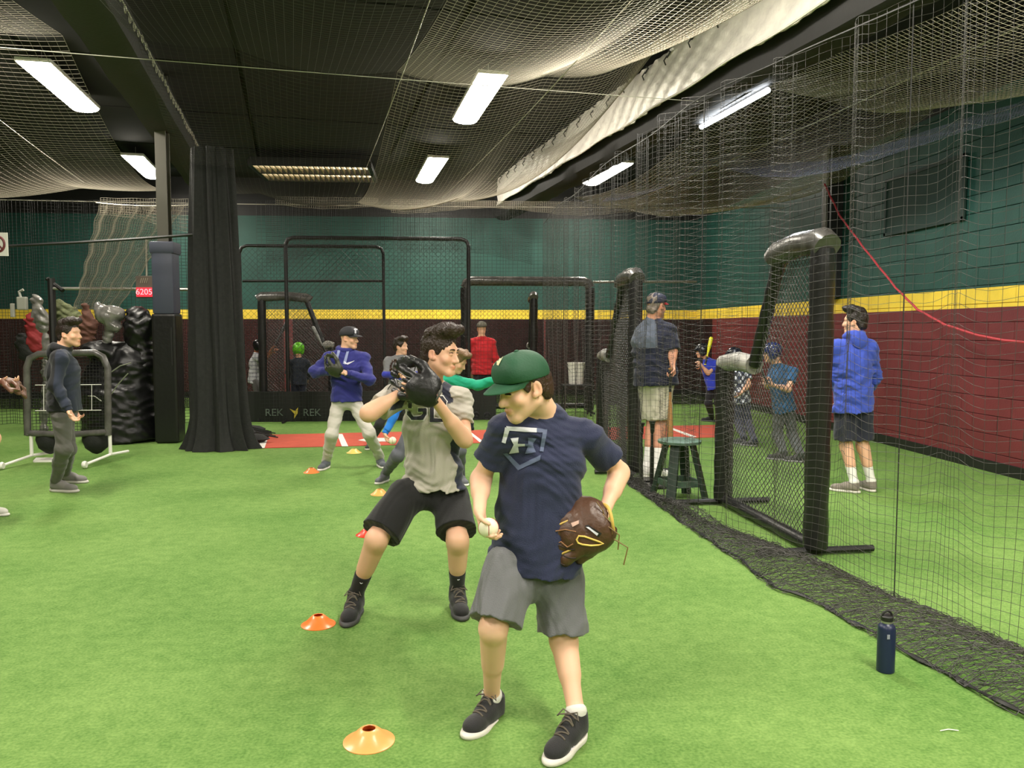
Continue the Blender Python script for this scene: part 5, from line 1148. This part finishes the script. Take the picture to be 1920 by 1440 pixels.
decal('lighter_panel', [[(635, 648), (641, 648), (634, 672), (630, 670)], [(650, 657), (655, 657), (648, 684), (643, 682)]], 'shirt'+t.name, mat('pale_blue_print', rgb(140, 150, 190), .8), o, .004)
decal('swoosh_mark', [[(645, 677), (650, 681), (652, 684), (646, 682)], [(650, 681), (664, 676), (664, 677), (652, 684)]], 'shirt'+t.name, M_wp, o, .005)
pants(t, B, rgb(196, 190, 180), 1.0, 1.05, seed=3); shoes(t, B, rgb(84, 88, 96), rgb(215, 212, 205))
glove('olive dark fielding glove held by the boy in blue hoodie', at(640, 700, 8.42), Vector((-.85, -.1, .35)), Vector((.2, .7, .5)), Vector((0, -.6, .8)), .95, .009, rgb(52, 54, 42), rgb(120, 120, 90), .5)
# 4 boy in grey shirt with blue cuffs
t, B = quick('dark-haired boy in grey shirt with blue cuffs, partly hidden behind the pitcher', 10.3, (752, 650), (.85, -.5, 0), (751, 668), (745, 745), (.2, -1, 0), [(728, 678), (773, 678)], [(724, 702, -.1), (776, 705, -.1)], [(742, 704, -.28), (758, 706, -.28)], [(735, 750), (757, 750)], [(712, 795, -.1), (775, 795, -.1)], [(692, 842), (802, 842)], s=.86, h=.010, b=.95, toes=[(-.2, -1, 0), (.3, -1, 0)])
hair_short(t, B['L'], B['R'], .95, .008, rgb(44, 32, 26), .02)
top(t, B, rgb(120, 120, 122), 1.9, loose=1.03, seed=41, colf=lambda v: np.where((v[:, 2:3] < at(740, 696, 10.2).z) & (v[:, 2:3] > at(740, 712, 10.2).z) & (v[:, 1:2] < 10.25), np.array(rgb(50, 60, 190)), np.array(rgb(122, 122, 124))).astype(np.float32))
pants(t, B, rgb(44, 44, 46), seed=4); shoes(t, B, rgb(60, 66, 62), rgb(210, 205, 190))
glove('brown fielding glove of the boy in grey shirt with blue cuffs', at(752, 705, 9.98), Vector((-.6, -.1, .5)), Vector((.2, .7, .4)), Vector((0, -.6, .8)), .85, .010, rgb(60, 42, 32), None, .5)
# 5 fair-haired boy stretching his arms behind the pitcher
TEAL = rgb(10, 150, 116); BRT = rgb(28, 120, 214)
t, B = quick('fair-haired boy leaning with one teal and one bright blue sleeve, behind the pitcher', 7.75, (858, 678), (.8, -.35, -.45), (842, 706), (790, 792), (.1, -1, 0), [(812, 722, .0), (852, 716, 0)], [(748, 760, .05), (898, 722, -.05)], [(722, 812, -.02), (932, 712, -.1)], [(775, 800), (812, 802)], [(745, 855, -.1), (862, 845, -.05)], [(716, 905), (868, 908)], s=.88, h=.008, b=.92, toes=[(-.5, -1, 0), (.35, -1, 0)], hand=[(Vector((.25, -.3, -.9)), Vector((.9, -.2, .1)), Vector((0, -1, 0)), dict(curl=(.7, .7, .8, .9))), None])
hair_short(t, B['L'], B['R'], .93, .007, rgb(120, 92, 66), .008)
x0 = at(800, 722, 7.75).x
top(t, B, TEAL, 1.9, loose=1.04, seed=51, colf=lambda v: np.where(v[:, 0:1] < x0, np.array(BRT), np.array(TEAL)).astype(np.float32))
pants(t, B, rgb(84, 86, 94), seed=5); shoes(t, B, rgb(96, 98, 104), rgb(225, 222, 214))
baseball(at(736, 826, 7.62), 'baseball gripped by the bright blue sleeved arm beside the pitcher', 'held baseballs')
glove('tan fielding glove on the teal-sleeved arm, hidden behind the green cap', at(936, 712, 7.62), Vector((1, -.1, .1)), Vector((.1, -.2, -1)), Vector((0, -1, 0)), .9, .010, rgb(120, 84, 52), None, .4)
# 6 boy in black hoodie at left
BK = rgb(18, 19, 24)
t, B = quick('tall dark-haired boy in black hoodie and grey joggers standing in profile at left', 7.55, (130, 626), (1, -.1, .02), (117, 655), (120, 775), (1, -.15, 0), [(112, 672, -.16), (116, 670, .17)], [(104, 722, -.22), (118, 722, .2)], [(128, 768, -.24), (138, 765, .12)], [(116, 782, -.08), (120, 782, .09)], [(120, 842, -.08), (128, 842, .09)], [(122, 922), (140, 905)], s=.97, h=.008, b=1.0, toes=[(1, -.25, 0), (1, -.2, 0)], fl=.29, up=(-.04, 0, 1))
hair_short(t, B['L'], B['R'], .97, .0065, rgb(38, 28, 24), .012)
xx0 = at(127, 700, 7.55).x
o = top(t, B, BK, 1.9, hem=at(121, 770, 7.55), loose=1.06, seed=61, colf=lambda v: np.where(v[:, 0:1] > xx0, np.array(rgb(32, 40, 58)), np.array(BK)).astype(np.float32)); hood(t, B, BK, o)
pants(t, B, rgb(92, 90, 86), 1.0, .95, seed=6); socks(t, B, rgb(30, 30, 30), .85); shoes(t, B, rgb(120, 118, 114), rgb(196, 192, 184))
# 7 player cut by the left edge
t, B = quick('player in blue shorts cut off by the left edge, reaching out with a glove', 6.55, (-82, 640), (1, -.2, 0), (-88, 672), (-80, 770), (1, -.3, 0), [(-95, 690, -.1), (-85, 686, .15)], [(-60, 735, -.15), (-40, 712, .1)], [(-30, 790, -.2), (8, 716, .05)], [(-70, 775, -.05), (-75, 775, .1)], [(-14, 822, -.05), (-55, 850, .1)], [(-8, 966), (-75, 930)], s=.95, h=.009, b=1.0, toes=[(1, -.3, 0), (1, -.2, 0)])
hair_short(t, B['L'], B['R'], .95, .008, rgb(40, 30, 24), .01); top(t, B, rgb(150, 44, 44), 1.6, loose=1.05, seed=71)
shorts(t, B, rgb(40, 84, 150), .72, 1.1); socks(t, B, rgb(220, 220, 215), .8); shoes(t, B, rgb(200, 198, 190), rgb(215, 212, 205))
glove('worn brown glove reaching into view at the left edge', at(6, 716, 6.6), Vector((1, -.05, -.12)), Vector((.1, -.35, -.9)), Vector((.1, -.6, 1)), .86, .009, rgb(104, 74, 58), rgb(160, 130, 105), .4)
# 8 plaid shirt batter
def plaid(v):
    a = np.abs(np.sin(v[:, 0]*55)) < .22; b = np.abs(np.sin(v[:, 2]*48)) < .22; c = np.tile(np.array(rgb(186, 186, 190), dtype=np.float32), (len(v), 1)); c[a | b] = rgb(116, 116, 128); c[a & b] = rgb(64, 64, 78); return c
t, B = quick('batter in white checked shirt and dark helmet swinging at the far left cage', 14.0, (486, 650), (.95, -.2, -.2), (482, 664), (480, 712), (.9, -.4, 0), [(481, 670, -.12), (488, 668, .16)], [(494, 678, -.15), (498, 672, .15)], [(508, 657, -.15), (511, 660, .05)], [(478, 716, -.08), (484, 716, .1)], [(485, 742, -.08), (492, 742, .1)], [(489, 779), (497, 775)], s=.86, h=.013, skin=SKIND, b=.95, toes=[(1, -.4, 0), (1, -.3, 0)])
helmet(t, B['L'], B['R'], .92, .011, mat('black_helmet', rgb(24, 24, 26), .25)); top(t, B, (.6, .6, .6), .55, hem=at(478, 718, 14.0), loose=1.05, colf=plaid, seed=81); pants(t, B, rgb(92, 90, 88), .95); shoes(t, B, rgb(90, 88, 86), rgb(150, 150, 145))
bat('dark bat raised by the checked-shirt batter in the far cage', at(510, 658, 13.9), at(540, 600, 14.1), rgb(40, 40, 42))
# 9 kid in lime helmet
t, B = quick('small child in lime green helmet and dark navy clothes seen from behind', 13.75, (560, 656), (.1, 1, -.1), (560, 672), (560, 716), (.1, 1, 0), [(575, 680), (545, 680)], [(581, 698, .05), (540, 698, .05)], [(577, 712, .15), (545, 712, .15)], [(567, 718), (553, 718)], [(568, 750), (552, 750)], [(569, 783), (551, 783)], s=.80, h=.013, b=1.0, toes=[(.1, 1, 0), (0, 1, 0)])
helmet(t, B['L'], B['R'], 1.0, .010, mat('lime_helmet', rgb(110, 200, 40), .35)); top(t, B, rgb(28, 36, 50), 1.85, loose=1.06, seed=91); pants(t, B, rgb(30, 36, 52)); shoes(t, B, rgb(30, 30, 32), rgb(60, 60, 60))
bat('grey bat leaning up beside the boy in blue hoodie, behind his shoulder', at(613, 664, 13.4), at(586, 612, 13.5), rgb(120, 120, 118))
# 10 man in red
xr = at(902, 600, 14.0).x
t, B = quick('man in bright red shirt and mottled cap standing with his back turned', 13.9, (903, 616), (.25, 1, -.05), (903, 632), (904, 706), (.15, 1, 0), [(922, 642), (884, 642)], [(930, 672), (878, 672, .05)], [(926, 700, .1), (884, 700, .15)], [(912, 712), (896, 712)], [(913, 750), (895, 750)], [(915, 786), (893, 786)], s=.96, h=.013, b=1.12, toes=[(.2, 1, 0), (0, 1, 0)])
cap_hat(t, B['L'], B['R'], .99, .011, rgb(96, 92, 80), rgb(80, 76, 66), button=False); top(t, B, rgb(190, 30, 40), 1.85, hem=at(904, 702, 13.9), loose=1.05, seed=101); pants(t, B, rgb(26, 26, 30)); shoes(t, B, rgb(30, 30, 32), rgb(60, 60, 60))
# 11 coach
t, B = quick('tall coach in navy and grey shirt, khaki shorts and high white socks, back turned', 8.1, (1230, 574), (.75, .6, -.02), (1224, 600), (1230, 716), (.55, .8, 0), [(1254, 622, -.1), (1204, 620, .12)], [(1261, 658, -.16), (1200, 668, .1)], [(1261, 684, -.24), (1212, 706, .2)], [(1240, 728, -.05), (1218, 728, .08)], [(1240, 790, -.04), (1224, 790, .06)], [(1242, 897), (1218, 892)], s=1.1, h=.008, skin=rgb(205, 148, 122), b=1.2, toes=[(.7, .5, 0), (.5, .8, 0)], hand=[(Vector((.02, -.1, -1)), Vector((-.9, -.3, 0)), Vector((.3, -1, 0)), dict(curl=(1.0, 1.05, 1.1, 1.15), thumb=.9)), None])
cap_hat(t, B['L'], B['R'], 1.03, .007, rgb(30, 34, 56), rgb(170, 44, 54), button=False)
hair_short(t, B['L'], B['R'], 1.0, .008, rgb(120, 108, 98))
nz_ = at(1230, 660, 8.1).z; xg = at(1224, 640, 8.1).x
top(t, B, rgb(26, 34, 60), .98, hem=at(1229, 722, 8.1), loose=1.08, seed=111, colf=lambda v: np.where((v[:, 0:1] < xg) & (v[:, 2:3] > at(1230, 652, 8.1).z), np.array(rgb(84, 92, 108)), np.array(rgb(15, 21, 46))).astype(np.float32))
shorts(t, B, rgb(196, 190, 172), .93, 1.02); socks(t, B, rgb(226, 224, 220), .28); shoes(t, B, rgb(222, 220, 214), rgb(225, 222, 215))
bat('tan wooden training bat hanging from the hand of the coach', at(1257, 690, 7.80), at(1256, 838, 7.86), rgb(176, 130, 84))
# 12 boy in blue hoodie at right
RB = rgb(52, 76, 178)
t, B = quick('dark-haired boy in royal blue hoodie and navy shorts watching with his back turned', 7.2, (1603, 603), (-.75, .65, .0), (1600, 632), (1600, 765), (-.2, 1, 0), [(1630, 652, 0), (1572, 652, 0)], [(1640, 706, .06), (1564, 706, .06)], [(1622, 742, .2), (1576, 742, .2)], [(1616, 772), (1584, 772)], [(1617, 836), (1586, 836)], [(1622, 918), (1582, 922)], s=.99, h=.008, skin=SKIN, b=1.0, toes=[(-.1, 1, 0), (-.7, .6, 0)], fl=.27)
hair_short(t, B['L'], B['R'], 1.0, .0065, rgb(34, 26, 24), .02)
o = top(t, B, RB, 1.9, hem=at(1600, 772, 7.2), loose=1.18, seed=121, amp=.012); hood(t, B, RB, o)
shorts(t, B, rgb(28, 32, 48), .82, 1.08); socks(t, B, rgb(228, 226, 222), .45); shoes(t, B, rgb(130, 122, 112), rgb(210, 205, 196))
# 13 batter with yellow bat
t, B = quick('small batter in blue shirt with a yellow bat, seen past the coach', 12.4, (1316, 659), (-.9, .3, -.1), (1325, 674), (1338, 722), (-.6, .8, 0), [(1344, 682, -.05), (1328, 680, .12)], [(1328, 700, -.12), (1322, 700, .1)], [(1316, 686, -.15), (1315, 690, .0)], [(1342, 726), (1332, 726)], [(1346, 756), (1328, 756)], [(1350, 792), (1326, 790)], s=.84, h=.012, b=.95, toes=[(-.8, .5, 0), (-.8, .5, 0)])
helmet(t, B['L'], B['R'], .95, .010, mat('dark_helmet', rgb(28, 30, 40), .2)); top(t, B, rgb(46, 64, 190), .6, loose=1.05, seed=131); pants(t, B, rgb(24, 26, 32)); shoes(t, B, rgb(40, 40, 44), rgb(90, 90, 90))
bat('bright yellow bat held up by the small batter in blue', at(1322, 684, 12.25), at(1334, 632, 12.3), rgb(232, 230, 50))
# 14 and 15 behind the nearest screen
def plaid2(v):
    a = (np.sin(v[:, 0]*60)*np.sin(v[:, 2]*60)) > .1; c = np.tile(np.array(rgb(60, 66, 88), dtype=np.float32), (len(v), 1)); c[a] = rgb(222, 226, 236); return c
t, B = quick('child in white patterned shirt and dark helmet behind the low end of the near screen', 10.7, (1376, 668), (-.8, .5, -.1), (1382, 686), (1392, 748), (-.6, .8, 0), [(1402, 696, 0), (1374, 694, .1)], [(1404, 722, -.1), (1370, 718, .1)], [(1388, 738, -.15), (1376, 738, .1)], [(1398, 754), (1384, 754)], [(1402, 792), (1384, 792)], [(1404, 836), (1384, 832)], s=.82, h=.011, b=.95, toes=[(-.8, .5, 0), (-.8, .5, 0)])
helmet(t, B['L'], B['R'], .95, .010, MC['dark_helmet']); top(t, B, (.5, .5, .5), .6, loose=1.05, colf=plaid2, seed=141); pants(t, B, rgb(56, 60, 78)); shoes(t, B, rgb(70, 70, 76), rgb(150, 150, 150))
t, B = quick('player in blue jersey and navy helmet seen through the mesh of the nearest screen', 9.3, (1447, 662), (-.85, .4, -.1), (1456, 684), (1470, 762), (-.5, .8, 0), [(1486, 698, -.05), (1452, 694, .12)], [(1478, 730, -.18), (1440, 724, .1)], [(1448, 722, -.25), (1438, 716, -.05)], [(1478, 768), (1462, 768)], [(1486, 816), (1458, 816)], [(1488, 866), (1456, 862)], s=.9, h=.010, b=1.0, toes=[(-.8, .5, 0), (-.8, .5, 0)])
helmet(t, B['L'], B['R'], .97, .009, mat('navy_helmet', rgb(34, 44, 90), .18)); top(t, B, rgb(36, 86, 128), .6, loose=1.06, seed=151); pants(t, B, rgb(78, 84, 82)); shoes(t, B, rgb(60, 60, 60), rgb(150, 150, 150))
bat('dark bat held by the player seen through the nearest screen', at(1440, 720, 9.0), at(1414, 662, 9.1), rgb(50, 50, 54))
